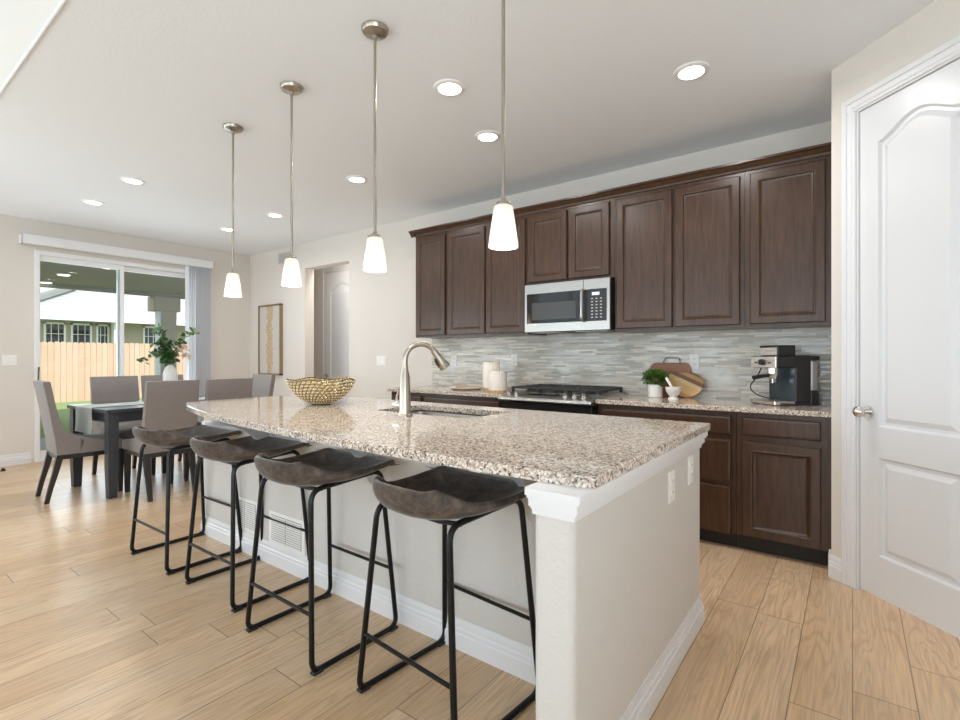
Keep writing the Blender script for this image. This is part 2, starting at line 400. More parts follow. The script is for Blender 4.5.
def thing(name, label, cat, loc=(0, 0, 0), rotz=0, group=None):
    o = bpy.data.objects.new(name, None); COL.objects.link(o); o.empty_display_size = .1
    o.location = loc; o.rotation_euler = (0, 0, rotz); o['label'] = label; o['category'] = cat
    if group: o['group'] = group
    return o
def tag(o, label, cat, group=None):
    o['label'] = label; o['category'] = cat
    if group: o['group'] = group
    return o
def struct(o, label=None):
    o['kind'] = 'structure'
    if label: o['label'] = label
    return o
def dup(root, loc, rotz, label=None):
    r = root.copy(); COL.objects.link(r); r.location = loc; r.rotation_euler = (0, 0, rotz)
    if label: r['label'] = label
    for ch in list(root.children):
        c = ch.copy(); COL.objects.link(c); c.parent = r
        for g in list(ch.children):
            d = g.copy(); COL.objects.link(d); d.parent = c
    return r

# ================================================================== SETTING
XL, YB, ZC = -7.4, 4.0, 2.74
struct(MB().box(XL - .13, 1.85, -4.2, 4.75, -.08, 0).build('floor', 'floor', smooth=0), 'pale oak plank floor running through kitchen and dining area')
struct(MB().box(XL - .2, 1.9, .655, 4.85, ZC, ZC + .12).build('ceiling', 'ceiling', smooth=0), 'flat white textured kitchen ceiling')
m = MB(); m.box(XL - .2, 1.9, .645, .655, ZC, 5.3); m.box(XL - .2, 1.9, .655, .80, ZC + .12, 5.3)
struct(m.build('wall_upper', 'wall', smooth=0), 'upper great room wall above the edge of the kitchen ceiling')
struct(MB().cyl((XL, .649, ZC), (1.9, .649, ZC), .009, n=10).build('trim_1', 'trim'), 'corner bead along the edge of the kitchen ceiling')
struct(MB().box(XL - .2, 1.9, -4.25, .8, 5.3, 5.4).build('ceiling_great_room', 'ceiling', smooth=0))
# back wall with hallway opening
OX0, OX1, OZ = -5.967, -5.036, 2.395
m = MB(); m.box(XL - .13, OX0, YB, YB + .14, 0, ZC); m.box(OX1, -.09, YB, YB + .14, 0, ZC); m.box(OX0, OX1, YB, YB + .14, OZ, ZC)
struct(m.build('wall_back', 'wall', smooth=0), 'warm white back wall behind the cabinets')
m = MB(); m.box(XL, -4.0, 4.62, 4.74, 0, ZC); m.box(-4.1, -4.0, 4.14, 4.62, 0, ZC); m.box(XL - .13, XL, 4.1, 4.74, 0, ZC)
struct(m.build('wall_hall', 'wall', smooth=0), 'hallway wall beyond the doorway opening')
# left wall with patio door opening
DY0, DY1, DZ = 1.49, 3.20, 2.40
m = MB(); m.box(XL - .13, XL, -4.1, -2.9, 0, 5.3); m.box(XL - .13, XL, -.3, DY0, 0, 5.3); m.box(XL - .13, XL, -2.9, -.3, 0, .15); m.box(XL - .13, XL, -2.9, -.3, 2.7, 5.3); m.box(XL - .13, XL, DY1, 4.1, 0, ZC); m.box(XL - .13, XL, DY0, DY1, DZ, ZC + .02)
struct(m.build('wall_left', 'wall', smooth=0), 'warm white wall around the patio door')
m = MB()
for a, b, c, d in ((-2.9, -2.84, .15, 2.7), (-.36, -.3, .15, 2.7), (-1.63, -1.57, .15, 2.7), (-2.9, -.3, .15, .21), (-2.9, -.3, 2.64, 2.7)): m.box(XL - .1, XL - .04, a, b, c, d)
wf = struct(m.build('window_4', 'vinyl', smooth=0), 'white framed window added to the unseen great room side wall for daylight'); MB().box(XL - .075, XL - .07, -2.88, -.32, .17, 2.68).build('pane', 'glass', wf, smooth=0)  # unseen window added so light enters sideways
# great room walls behind the camera, unseen; windows added to let daylight in
m = MB(); xs = [XL - .13, -6.6, -4.6, -4.0, -2.0, -1.4, .6, 1.85]
for i in range(0, 8, 2): m.box(xs[i], xs[i + 1], -4.12, -4.0, 0, 5.3)
for i in (1, 3, 5): m.box(xs[i], xs[i + 1], -4.12, -4.0, 0, .5); m.box(xs[i], xs[i + 1], -4.12, -4.0, 4.5, 5.3)
struct(m.build('wall_front', 'wall', smooth=0), 'unseen great room wall with tall windows added for daylight')
for k, i in enumerate((1, 3, 5)):
    a, b = xs[i], xs[i + 1]; m = MB()
    for q in ((a, a + .06, .5, 4.5), (b - .06, b, .5, 4.5), (a, b, .5, .56), (a, b, 4.44, 4.5), (a, b, 2.5, 2.56), ((a + b) / 2 - .03, (a + b) / 2 + .03, .5, 4.5)): m.box(q[0], q[1], -4.10, -4.04, q[2], q[3])
    wf = struct(m.build('window_%d' % (k + 1), 'vinyl', smooth=0), 'tall white framed window added to the unseen great room for daylight')
    MB().box(a + .02, b - .02, -4.075, -4.07, .52, 4.48).build('pane', 'glass', wf, smooth=0)
m = MB(); m.box(1.72, 1.85, -4.1, -2.4, 0, 5.3); m.box(1.72, 1.85, -.2, 2.25, 0, 5.3); m.box(1.72, 1.85, -2.4, -.2, 0, .3); m.box(1.72, 1.85, -2.4, -.2, 2.7, 5.3)
struct(m.build('wall_right', 'wall', smooth=0))
m = MB()
for a, b, c, d in ((-2.4, -2.34, .3, 2.7), (-.26, -.2, .3, 2.7), (-1.33, -1.27, .3, 2.7), (-2.34, -.26, .3, .36), (-2.34, -.26, 2.64, 2.7)): m.box(1.76, 1.82, a, b, c, d)
wf = struct(m.build('window_5', 'vinyl', smooth=0), 'white framed window added for light in the unseen side wall behind the camera'); MB().box(1.785, 1.79, -2.38, -.22, .32, 2.68).build('pane', 'glass', wf, smooth=0)  # unseen window added to go with the kitchen side lamp
# pantry corner: return wall, diagonal wall with door opening, second return
KX, KY = -.0918, 3.3008
q = math.sqrt(.5)
diag = Matrix.Translation((KX, KY, 0)) @ Matrix.Rotation(R(-45), 4, 'Z')     # local x along the wall, local -y faces the room
DS0, DS1, DH = .150, .745, 2.45
m = MB(); m.box(0, DS0, 0, .12, 0, ZC); m.box(DS1, 1.6, 0, .12, 0, ZC); m.box(DS0, DS1, 0, .12, DH, ZC); m.xf(diag)
m.box(KX, KX + .12, KY + .03, YB + .1, 0, ZC); e = (KX + 1.6 * q, KY - 1.6 * q); m.box(e[0], 1.85, e[1], e[1] + .12, 0, ZC)
struct(m.build('wall_pantry', 'wall', smooth=0), 'angled corner wall holding the pantry door')

# pantry door
d2 = bpy.data.objects.new('door_2', None); COL.objects.link(d2); d2.location = diag @ Vector((DS0 + .011, .012, .012)); d2.rotation_euler.z = R(-45)
struct(d2, 'white two-panel pantry door with an arched upper panel')
DW = DS1 - DS0 - .022
panel_slab(DW, 2.425, .035, [rect_loop(.098, DW - .098, .20, .685), arch_loop(.098, DW - .098, .836, 2.235, 2.312)],
           [(.010, .015), (.024, .015), (.048, .002)]).build('door_panel', 'door', d2, smooth=25)
kn = MB(); kn.cyl((.046, 0, .905), (.046, -.008, .905), .031, .029, 24); kn.cyl((.046, -.006, .905), (.046, -.04, .905), .011, .011)
b = bmesh.new(); bmesh.ops.create_uvsphere(b, u_segments=24, v_segments=14, radius=.028)
for v in b.verts: v.co = Vector((v.co.x + .046, v.co.y * .8 - .055, v.co.z + .905))
kn.merge(b); kn.build('door_knob', 'chrome', d2)['label'] = 'round satin chrome knob'
def casing(m, x0, x1, z1, wd=.062, y=0, th=.016):
    """stepped door casing, three sides, in the xz plane facing -y"""
    for (a, b, z0, zz) in ((x0 - wd, x0, 0, z1), (x1, x1 + wd, 0, z1), (x0 - wd, x1 + wd, z1, z1 + wd)):
        m.box(a, b, y - th * .55, y, z0, zz, .003)
    m.box(x0 - wd, x0 - wd * .62, y - th, y, 0, z1 + wd, .003); m.box(x1 + wd * .62, x1 + wd, y - th, y, 0, z1 + wd, .003); m.box(x0 - wd * .62, x1 + wd * .62, y - th, y, z1 + wd * .62, z1 + wd, .003)
    m.box(x0 - wd * .42, x0 - wd * .2, y - th * .75, y, 0, z1 + wd * .42, .002); m.box(x1 + wd * .2, x1 + wd * .42, y - th * .75, y, 0, z1 + wd * .42, .002); m.box(x0 - wd * .2, x1 + wd * .2, y - th * .75, y, z1 + wd * .2, z1 + wd * .42, .002)
    return m
m = MB(); casing(m, DS0 + .002, DS1 - .002, DH - .002, .075)
m.box(DS0, DS0 + .009, 0, .12, 0, DH); m.box(DS1 - .009, DS1, 0, .12, 0, DH); m.box(DS0, DS1, 0, .12, DH - .009, DH)
m.xf(diag); struct(m.build('trim_2', 'trim', smooth=0), 'white casing around the pantry door')
def base_profile(t=.014, h=.122):
    return [(0, 0), (-t, 0), (-t, h * .52), (-t * .75, h * .56), (-t * .75, h * .68), (-t * .5, h * .73), (-t * .5, h * .86), (-t * .2, h), (0, h)]
def baseboard(name, p0, p1, label=None, m=None, h=.122):
    """run from p0 to p1; the room is on the right-hand side of the run"""
    own = m is None; m = m or MB(); a = Vector((*p0, 0)); b = Vector((*p1, 0)); d = (b - a).normalized(); nrm = Vector((d.y, -d.x, 0))
    m.loft([[pt - nrm * y + Vector((0, 0, z)) for y, z in base_profile(h=h)] for pt in (a, b)])
    return struct(m.build(name, 'trim', smooth=0), label) if own else m
P0 = diag @ Vector((0, 0, 0)); P1 = diag @ Vector((.076, 0, 0))
m = MB(); baseboard('', (P0.x - .004, P0.y + .004), (P1.x, P1.y), m=m); m.box(KX - .014, KX, KY - .006, KY + .09, 0, .121, .003)
struct(m.build('baseboard_pantry', 'trim', smooth=0), 'white baseboard at the foot of the pantry corner')
baseboard('baseboard_left', (XL, -4.0), (XL, DY0 - .03), 'white baseboard below the wall beside the patio door')
m = MB(); baseboard('', (XL, DY1 + .02), (XL, YB), m=m); baseboard('', (XL, YB), (OX0, YB), m=m); baseboard('', (OX1, YB), (-3.66, YB), m=m)
struct(m.build('baseboard_back', 'trim', smooth=0), 'white baseboard along the back wall')

t = thing('hall_fill_light', 'unseen downlight added in the hallway ceiling to brighten the hall', 'ceiling light', (-5.35, 4.27, ZC))  # fixture out of view, added because the hallway came out dark
MB().cyl((0, 0, 0), (0, 0, -.006), .08, n=32).build('lens', 'led', t)
ld = bpy.data.lights.new('hall_fill_lamp', 'AREA'); ld.shape = 'DISK'; ld.size = .16; ld.energy = 9; ld.color = (1, .95, .88)
lo = bpy.data.objects.new('lamp', ld); COL.objects.link(lo); lo.parent = t; lo.location = (0, 0, -.012)
# hallway door
d3 = bpy.data.objects.new('door_3', None); COL.objects.link(d3); d3.location = (-6.352, 4.60, .01); struct(d3, 'white arched-panel hallway door seen through the opening')
panel_slab(.80, 2.43, .018, [rect_loop(.13, .67, .20, .72), arch_loop(.13, .67, .87, 2.16, 2.26)], [(.010, .007), (.03, .007), (.055, .002)]).build('door_panel', 'door', d3, smooth=25)
m = MB(); m.cyl((.05, 0, .90), (.05, -.012, .90), .028, .026); m.cyl((.05, -.01, .90), (.05, -.05, .90), .009); m.tube([(.05, -.05, .90), (.09, -.052, .905), (.15, -.05, .895)], .008)
m.build('door_lever', 'chrome', d3)
m = MB(); casing(m, 0, .80, 2.45, .07, 0); m.xf(Matrix.Translation((-6.352, 4.62, 0))); struct(m.build('trim_3', 'trim', smooth=0), 'white casing around the hallway door')

# sliding patio door
d1 = bpy.data.objects.new('door_1', None); COL.objects.link(d1); d1.location = (XL, DY0, 0); struct(d1, 'white framed sliding glass patio door')
L = DY1 - DY0; m = MB()
m.box(-.11, .012, 0, .045, 0, DZ, .003); m.box(-.11, .012, L - .045, L, 0, DZ, .003); m.box(-.109, .011, .044, L - .044, DZ - .05, DZ, .003); m.box(-.109, .011, .044, L - .044, 0, .05, .003)
m.build('door_frame', 'vinyl', d1, smooth=0)
def sash(y0, y1, x, name):
    m = MB(); z0, z1 = .05, DZ - .05; s_ = .04
    for a, b, c, d in ((y0, y0 + s_, z0, z1), (y1 - s_, y1, z0, z1), (y0 + s_, y1 - s_, z0, z0 + .07), (y0 + s_, y1 - s_, z1 - .06, z1)): m.box(x - .02, x + .02, a, b, c, d, .004)
    o = m.build(name, 'vinyl', d1, smooth=0); MB().box(x - .004, x + .004, y0 + .02, y1 - .02, z0 + .03, z1 - .03).build('glass', 'glass', o, smooth=0); return o
s1 = sash(.012, .87, -.03, 'sliding_panel'); sash(.81, L - .02, -.075, 'fixed_panel')
m = MB(); m.box(-.01, .012, .022, .048, .88, 1.08, .004); m.tube([(.01, .035, .90), (.045, .035, .92), (.045, .035, 1.04), (.01, .035, 1.06)], .007); m.build('door_handle', 'nickel', s1)
# valance and vertical blinds
t = thing('window_valance', 'long white valance across the top of the patio door', 'valance', (XL, 1.36, 2.45))
m = MB(); m.box(.085, .10, 0, 2.06, 0, .105, .004); m.box(0, .10, 0, .012, 0, .105, .003); m.box(0, .10, 2.048, 2.06, 0, .105, .003); m.box(0, .09, 0, 2.06, .093, .105); m.build('valance_board', 'vinyl', t, smooth=0)
MB().box(.03, .07, .03, 2.03, .0, .035).build('headrail', 'plate', t, smooth=0)
t = thing('vertical_blinds', 'grey-white vertical blinds drawn aside and stacked beside the patio door', 'blinds', (XL, 3.06, .03))
for k in range(11):
    y = .02 + k * .029; a = R(38 + random.uniform(-9, 9)); m = MB()
    cs, sn = math.cos(a), math.sin(a); pr = []
    for j in range(7):
        u = (j / 6 - .5) * .085; bow = .006 * (1 - (2 * j / 6 - 1) ** 2); pr.append((.05 + u * cs - bow * sn, y + u * sn * .45 + bow * cs))
    pr += [(x + .0015, yy + .0025) for x, yy in pr[::-1]]
    m.prism(pr, 'z', .02, 2.418); m.build('slat', 'blind', t)

# ================================================================== OUTSIDE
struct(MB().box(-10.0, XL - .13, -2, 9, -.14, -.06).build('patio_floor', 'concrete', smooth=0), 'concrete patio slab outside the glass door')
struct(MB().box(-60, -10.0, -30, 50, -.30, -.10).build('ground_lawn', 'lawn', smooth=0), 'green lawn behind the patio')
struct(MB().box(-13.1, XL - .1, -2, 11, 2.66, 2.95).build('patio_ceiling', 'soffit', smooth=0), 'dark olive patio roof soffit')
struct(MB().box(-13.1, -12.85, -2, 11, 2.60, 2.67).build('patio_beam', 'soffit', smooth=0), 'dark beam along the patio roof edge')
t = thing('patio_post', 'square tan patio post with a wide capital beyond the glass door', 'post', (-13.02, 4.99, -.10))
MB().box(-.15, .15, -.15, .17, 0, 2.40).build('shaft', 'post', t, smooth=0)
MB().box(-.14, .14, -.18, -.15, 0, 2.36).build('skylit_side', 'sky_side_and_gutter', t, smooth=0)  # sky light on the post's side, put into a pale blue colour
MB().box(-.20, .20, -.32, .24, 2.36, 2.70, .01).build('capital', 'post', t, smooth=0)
for k, (x, y, lab) in enumerate(((-9.78, 2.89, 'patio ceiling light beside the middle bar of the glass door'), (-11.24, 2.66, 'patio ceiling light over the middle of the sliding glass pane'), (-12.7, 2.73, 'patio ceiling light at the far roof edge, low in the sliding glass pane'))):
    t = thing('patio_light', lab, 'light', (x, y, 2.66), 0, 'patio ceiling lights')
    MB().cyl((0, 0, 0), (0, 0, -.012), .11, .10).build('trim_ring', 'plate', t); MB().cyl((0, 0, -.011), (0, 0, -.016), .085).build('lens', 'patio_led', t)
t = thing('wooden_fence', 'tall honey-coloured wooden picket fence across the lawn', 'fence', (-18, 0, -.12))
m = MB()
for k in range(190):
    y = -8 + k * .14; h = 1.74 + random.uniform(-.01, .01)
    m.prism([(y + .004, 0), (y + .136, 0), (y + .136, h - .035), (y + .11, h), (y + .03, h), (y + .004, h - .035)], 'x', -.01, .012)
m.build('picket_panel', 'fence', t, smooth=0)
m = MB(); m.box(-.06, -.012, -8, 18.6, .3, .39); m.box(-.06, -.012, -8, 18.6, 1.4, 1.49); m.build('rail', 'fence', t, smooth=0)
t = thing('neighbor_house', 'pale house with low shingle roof and gridded windows behind the fence', 'house', (-27, 0, -.2))
m = MB(); m.box(-8, 0, -6, 13.5, 0, 3.0); m.build('wall', 'siding', t, smooth=0)
m = MB(); m.prism([(.9, 2.98), (.9, 3.10), (-4.2, 5.6), (-8.9, 3.10), (-8.9, 2.98)], 'y', -6.6, 13.6); m.build('roof', 'roofing', t, smooth=0)
MB().box(.86, .94, -6.6, 13.6, 2.92, 3.14).build('gutter', 'sky_side_and_gutter', t, smooth=0)
m = MB(); m.tube([(.95, 4.3, 3.2), (-1.9, 7.2, 4.62)], .17, 6); m.build('hip_ridge', 'hip', t, smooth=0)
for (y0, y1) in ((5.72, 6.45), (6.62, 7.36), (7.52, 8.0), (9.35, 10.0)):
    m = MB(); z0, z1 = 1.9, 2.85
    for a, b, c, d in ((y0, y0 + .07, z0, z1), (y1 - .07, y1, z0, z1), (y0, y1, z0, z0 + .07), (y0, y1, z1 - .07, z1)): m.box(.0, .06, a, b, c, d)
    for j in (1, 2): yy = y0 + (y1 - y0) * j / 3; m.box(.01, .04, yy - .012, yy + .012, z0, z1)
    m.box(.01, .04, y0, y1, (z0 + z1) / 2 - .012, (z0 + z1) / 2 + .012)
    o = m.build('window', 'plate', t, smooth=0); MB().box(.0, .012, y0 + .03, y1 - .03, z0 + .03, z1 - .03).build('pane', 'black_gloss', o, smooth=0)
MB().box(.3, .65, 8.0, 8.32, 0, 3.0).build('porch_post', 'plate', t, smooth=0)

# ================================================================== ISLAND
ITOP = .885
isl = thing('kitchen_island', 'textured off-white kitchen island base with bar stools along it', 'kitchen island', (0, 0, 0))
m = MB(); m.box(-3.52, -.60, 1.58, 1.70, 0, .853); m.box(-3.519, -3.40, 1.60, 2.399, 0, .852); m.box(-3.45, -.60, 2.36, 2.40, .1, .853); m.box(-3.45, -.6, 1.65, 2.34, 0, .1)
m.build('pony_wall', 'pony', isl, smooth=0)
def rpoly(x0, x1, y0, y1, r, n=6):
    P = []
    for cx, cy, a0 in ((x1 - r, y1 - r, 0), (x0 + r, y1 - r, 90), (x0 + r, y0 + r, 180), (x1 - r, y0 + r, 270)):
        for k in range(n + 1): a = R(a0 + 90 * k / n); P.append((cx + r * math.cos(a), cy + r * math.sin(a)))
    return P
MB().prism(rpoly(-.667, -.55, 1.12, 2.40, .022), 'z', 0, .853).build('end_panel', 'pony', isl, smooth=40)
m = MB()
for off, z0, z1 in ((.034, .836, .855), (.027, .828, .836), (.020, .806, .828), (.012, .798, .806), (.006, .784, .798)):
    m.prism(rpoly(-.667 - off * .3, -.55 + off * .85, 1.12 - off * .8, 2.40 + off * .3, .006), 'z', z0, z1)
m.build('crown_molding', 'trim', isl, smooth=40)
m = MB()
for off, z0, z1 in ((.015, 0, .066), (.010, .066, .088), (.005, .088, .121)):
    m.prism(rpoly(-.667 - off * .0, -.55 + off, 1.12 - off, 2.40 + off, .022), 'z', z0, z1)
baseboard('', (-3.53, 1.58), (-.667, 1.58), m=m)
baseboard('', (-3.52, 2.40), (-3.52, 1.58), m=m)
m.build('baseboard', 'trim', isl, smooth=0)
for cx in (-2.72, -1.83, -.93):
    m = MB(); P = [(1.58, .853), (1.58, .58)]
    for k in range(11):
        a = R(90 * k / 10); P.append((1.26 + .285 * math.cos(a), .615 + .21 * math.sin(a)))
    P += [(1.22, .835), (1.22, .853)]
    m.prism(P, 'x', cx - .02, cx + .02)
    o = m.build('corbel', 'pony', isl, smooth=40)
    m = MB()
    for dx in (-.045, .045): m.cyl((cx + dx, 1.582, .64), (cx + dx, 1.576, .64), .006, .006, 10)
    m.box(cx - .06, cx + .06, 1.574, 1.581, .58, .853, .002); m.build('mounting_plate', 'pony', o, smooth=0)

def counter_poly():
    P = []
    front = [(-.60, 1.172), (-.75, 1.168), (-1.0, 1.164), (-1.3, 1.165), (-1.6, 1.175), (-1.9, 1.193), (-2.2, 1.215), (-2.5, 1.245), (-2.8, 1.285), (-3.1, 1.34), (-3.35, 1.405), (-3.52, 1.465), (-3.60, 1.515)]
    for k in range(6): a = R(270 + 90 * k / 5); P.append((-.565 + .04 * math.cos(a), 1.212 + .04 * math.sin(a)))
    P = P[::-1]                                  # from the end corner towards the front
    P += front[1:]
    P += [(-3.615, 1.56), (-3.615, 2.475), (-.525, 2.475)]
    return P
hole = rpoly(-2.20, -1.52, 1.93, 2.31, .05)
def slab_with_hole(outer, hole, z0, z1, ch=.004):
    m = MB(); bm = m.bm
    def ring(P, z): return [bm.verts.new((x, y, z)) for x, y in P]
    def walls(a, b):
        n = len(a)
        for i in range(n): bm.faces.new((a[i], a[(i + 1) % n], b[(i + 1) % n], b[i]))
    def edges(r): return [bm.edges.get((r[i], r[(i + 1) % len(r)])) or bm.edges.new((r[i], r[(i + 1) % len(r)])) for i in range(len(r))]
    o0 = ring(outer, z0); o1 = ring(outer, z1 - ch)
    ar = sum(outer[i][0] * outer[(i + 1) % len(outer)][1] - outer[(i + 1) % len(outer)][0] * outer[i][1] for i in range(len(outer)))
    o2 = ring(inset_poly(outer, ch if ar > 0 else -ch), z1)
    h0 = ring(hole, z0); h1 = ring(hole, z1)
    walls(o0, o1); walls(o1, o2); walls(h0, h1)
    bmesh.ops.triangle_fill(bm, use_beauty=True, edges=edges(o2) + edges(h1)); bmesh.ops.triangle_fill(bm, use_beauty=True, edges=edges(o0) + edges(h0))
    return m
m = slab_with_hole(counter_poly(), hole, .855, ITOP)
tag(m.build('island_countertop', 'granite', smooth=30), 'polished speckled granite island top with a bowed front edge', 'countertop')
# sink
t = thing('kitchen_sink', 'stainless undermount sink set in the granite island top', 'sink', (-1.86, 2.12, .655))
m = MB(); bm = m.bm
loops = [[(x + 1.86, y - 2.12, z) for x, y in rpoly(-2.215 + i, -1.505 - i, 1.915 + i, 2.325 - i, .06)] for i, z in ((0, .198), (.006, .19), (.012, .04), (.035, .004), (.10, 0), (.10, -.004), (.0, -.006), (-.004, .19), (-.004, .198))]
m.loft(loops, False, False); m.bm.faces.new([v for v in m.bm.verts][4 * len(loops[0]):5 * len(loops[0])]); m.build('basin', 'steel', t, recalc=True)
MB().lathe([(.0, .006), (.038, .006), (.044, .0025)], 20, (0, .05, 0), False, False).build('drain', 'chrome', t)
# faucet
t = thing('kitchen_faucet', 'brushed nickel gooseneck faucet on the granite island', 'faucet', (-1.853, 1.829, ITOP), R(-30))
MB().lathe([(.040, 0), (.040, .006), (.033, .012), (.031, .03), (.026, .20), (.0175, .235), (.0165, .26)], 24).build('faucet_body', 'nickel', t)
pts = [(0, 0, .25), (0, 0, .285)]
for k in range(13): a = R(180 - 150 * k / 12); pts.append((0, .086 + .086 * math.cos(a), .288 + .086 * math.sin(a)))
MB().tube(pts, .0140, 14).build('spout', 'nickel', t)
e = Vector(pts[-1]); dv = (Vector(pts[-1]) - Vector(pts[-2])).normalized()
m = MB(); rp = [e - dv * .01 + dv * l for l in (0, .02, .06, .105, .112)]; m.tube(rp, [.0165, .018, .020, .031, .029], 18)
sh = m.build('spray_head', 'nickel', t)
m = MB(); sidev = Vector((0, -dv.z, dv.y)); c0 = e + dv * .05; m.tube([c0 - sidev * .020 - dv * .02, c0 - sidev * .026, c0 - sidev * .026 + dv * .03], .006, 8); m.build('spray_button', 'black_plastic', sh)
m = MB(); m.cyl((-.02, -.01, .055), (-.075, -.035, .055), .019, .017); m.tube([(-.062, -.03, .06), (-.055, -.028, .10), (-.03, -.02, .145)], [.008, .007, .006]); m.build('faucet_handle', 'chrome', t)

# outlets on the island end, vents in the wall
def outlet_parts(t, slots=True, w=.072, h=.116, gang=1, decora=False):
    """plate in the xz plane facing -y"""
    W = w + (gang - 1) * .046
    m = MB(); m.loft([rrect(W, h, 0, 0, -W / 2, -h / 2), rrect(W, h, .001, -.004, -W / 2, -h / 2), rrect(W, h, .005, -.006, -W / 2, -h / 2)]); m.build('cover_plate', 'plate', t, smooth=0)
    for g in range(gang):
        cx = (g - (gang - 1) / 2) * .046
        if decora:
            m = MB(); m.box(cx - .016, cx + .016, -.010, -.005, -.033, .033, .002); o = m.build('rocker_switch', 'plate', t, smooth=0)
        else:
            for dz in (-.02, .02):
                m = MB(); m.box(cx - .016, cx + .016, -.008, -.005, dz - .014, dz + .014, .003); o = m.build('socket', 'plate', t, smooth=0)
                m = MB()
                for dx in (-.006, .006): m.box(cx + dx - .0012, cx + dx + .0012, -.0085, -.0075, dz - .004, dz + .006)
                m.cyl((cx, -.0085, dz - .009), (cx, -.0075, dz - .009), .002, .002, 8); m.build('slots', 'plate_slot', o, smooth=0)
t = thing('wall_outlet', 'white outlet on the island end, further from the granite overhang corner', 'outlet', (-.55, 2.217, .713), R(90), 'outlets on the island end'); outlet_parts(t)
t['label'] = 'white outlet on the island end, nearer the dark base cabinets'
t = thing('wall_outlet', 'white outlet on the island end, nearer the bar stools', 'outlet', (-.55, 1.942, .70), R(90), 'outlets on the island end'); outlet_parts(t)
def vent(name, label, loc, w, h, cols, group, mt='plate', rotz=0):
    t = thing(name, label, 'vent', loc, rotz, group)
    m = MB(); m.box(-w / 2, w / 2, -.004, 0, -h / 2, h / 2, .001); m.build('vent_frame', mt, t, smooth=0)
    cw = (w - .05) / cols; n = max(5, int((h - .04) / .012))
    for c in range(cols):
        x0 = -w / 2 + .025 + c * cw + .004; x1 = x0 + cw - .008; m = MB(); m2 = MB()
        m2.box(x0, x1, -.0055, -.004, -h / 2 + .02, h / 2 - .02)
        for k in range(n):
            z = -h / 2 + .02 + (h - .04) * (k + .5) / n; m.box(x0, x1, -.009, -.0055, z - .0044, z + .0036)
        o = m.build('louvers', mt, t, smooth=0); m2.build('slot_shadow', 'plate_slot', o, smooth=0)
    return t
vent('floor_vent', 'white louvered vent low on the island wall, between the two far stools', (-2.97, 1.58, .225), .30, .20, 2, 'vents in the island wall')
vent('floor_vent', 'wider white louvered vent low on the island wall, closer to the island end panel', (-2.53, 1.58, .21), .35, .19, 2, 'vents in the island wall')
bpy.data.objects['floor_vent']['label'] = 'narrower white louvered vent low on the island wall, closer to the dining table'

# ================================================================== BACK COUNTER
CT = .885; YF = 3.40
def cab_front(m, x0, z0, w, h, y, t=.019, flat=False):
    """overlay door or drawer front with moulded frame, front face at y"""
    if flat:
        m.loft([rrect(w, h, 0, y + t, x0, z0), rrect(w, h, 0, y + .006, x0, z0), rrect(w, h, .004, y + .001, x0, z0), rrect(w, h, .008, y, x0, z0), rrect(w, h, .016, y - .001, x0, z0)])
    else:
        f = min(.046, w * .16)
        m.loft([rrect(w, h, 0, y + t, x0, z0), rrect(w, h, 0, y + .006, x0, z0), rrect(w, h, .005, y, x0, z0), rrect(w, h, f, y, x0, z0), rrect(w, h, f + .004, y - .003, x0, z0), rrect(w, h, f + .010, y - .002, x0, z0), rrect(w, h, f + .016, y + .007, x0, z0), rrect(w, h, f + .026, y + .009, x0, z0)])
    return m
def base_cab(label, x0, x1, fronts):
    t = thing('base_cabinet', label, 'cabinet', ((x0 + x1) / 2, YF, 0), 0, 'dark base cabinets along the back wall')
    cx = (x0 + x1) / 2; m = MB(); m.box(x0 - cx, x1 - cx, 0, .59, .10, .853); m.build('cabinet_body', 'cab', t, smooth=0)
    MB().box(x0 - cx, x1 - cx, .06, .59, 0, .10).build('toe_kick', 'grout_dark', t, smooth=0)
    for kind, a, b, z0, z1 in fronts:
        cab_front(MB(), a - cx, z0, b - a, z1 - z0, -.021, flat=(kind == 'drawer')).build(kind, 'cab', t, smooth=0)
    return t
base_cab('dark brown base cabinet with one drawer and door, under the espresso machine', -.572, -.095, [('drawer', -.540, -.142, .715, .825), ('door', -.540, -.142, .105, .675)])
base_cab('dark brown three-drawer base cabinet under the cutting boards', -1.478, -.574, [('drawer', -1.44, -.60, .710, .825), ('drawer', -1.44, -.60, .415, .678), ('drawer', -1.44, -.60, .098, .390)])
base_cab('wide dark base cabinet under the white canisters, beside the range', -3.195, -2.305, [('drawer', -3.17, -2.33, .715, .825), ('door', -3.17, -2.755, .105, .675), ('door', -2.745, -2.33, .105, .675)])
base_cab('narrow dark base cabinet at the open end of the back counter', -3.63, -3.197, [('drawer', -3.60, -3.215, .715, .825), ('door', -3.60, -3.215, .105, .675)])
def counter_run(label, x0, x1):
    m = MB(); m.box(x0, x1, 3.365, 3.998, .855, CT, .003)
    return tag(m.build('granite_countertop', 'granite', smooth=0), label, 'countertop', 'granite runs of the back counter')
counter_run('granite counter run between the range and the pantry corner', -1.482, -.094); counter_run('granite counter run holding the white canisters', -3.66, -2.300)
struct(MB().box(-3.63, -.094, 3.988, 3.999, CT, 1.40).build('backsplash', 'mosaic', smooth=0), 'grey-green glass strip mosaic backsplash')
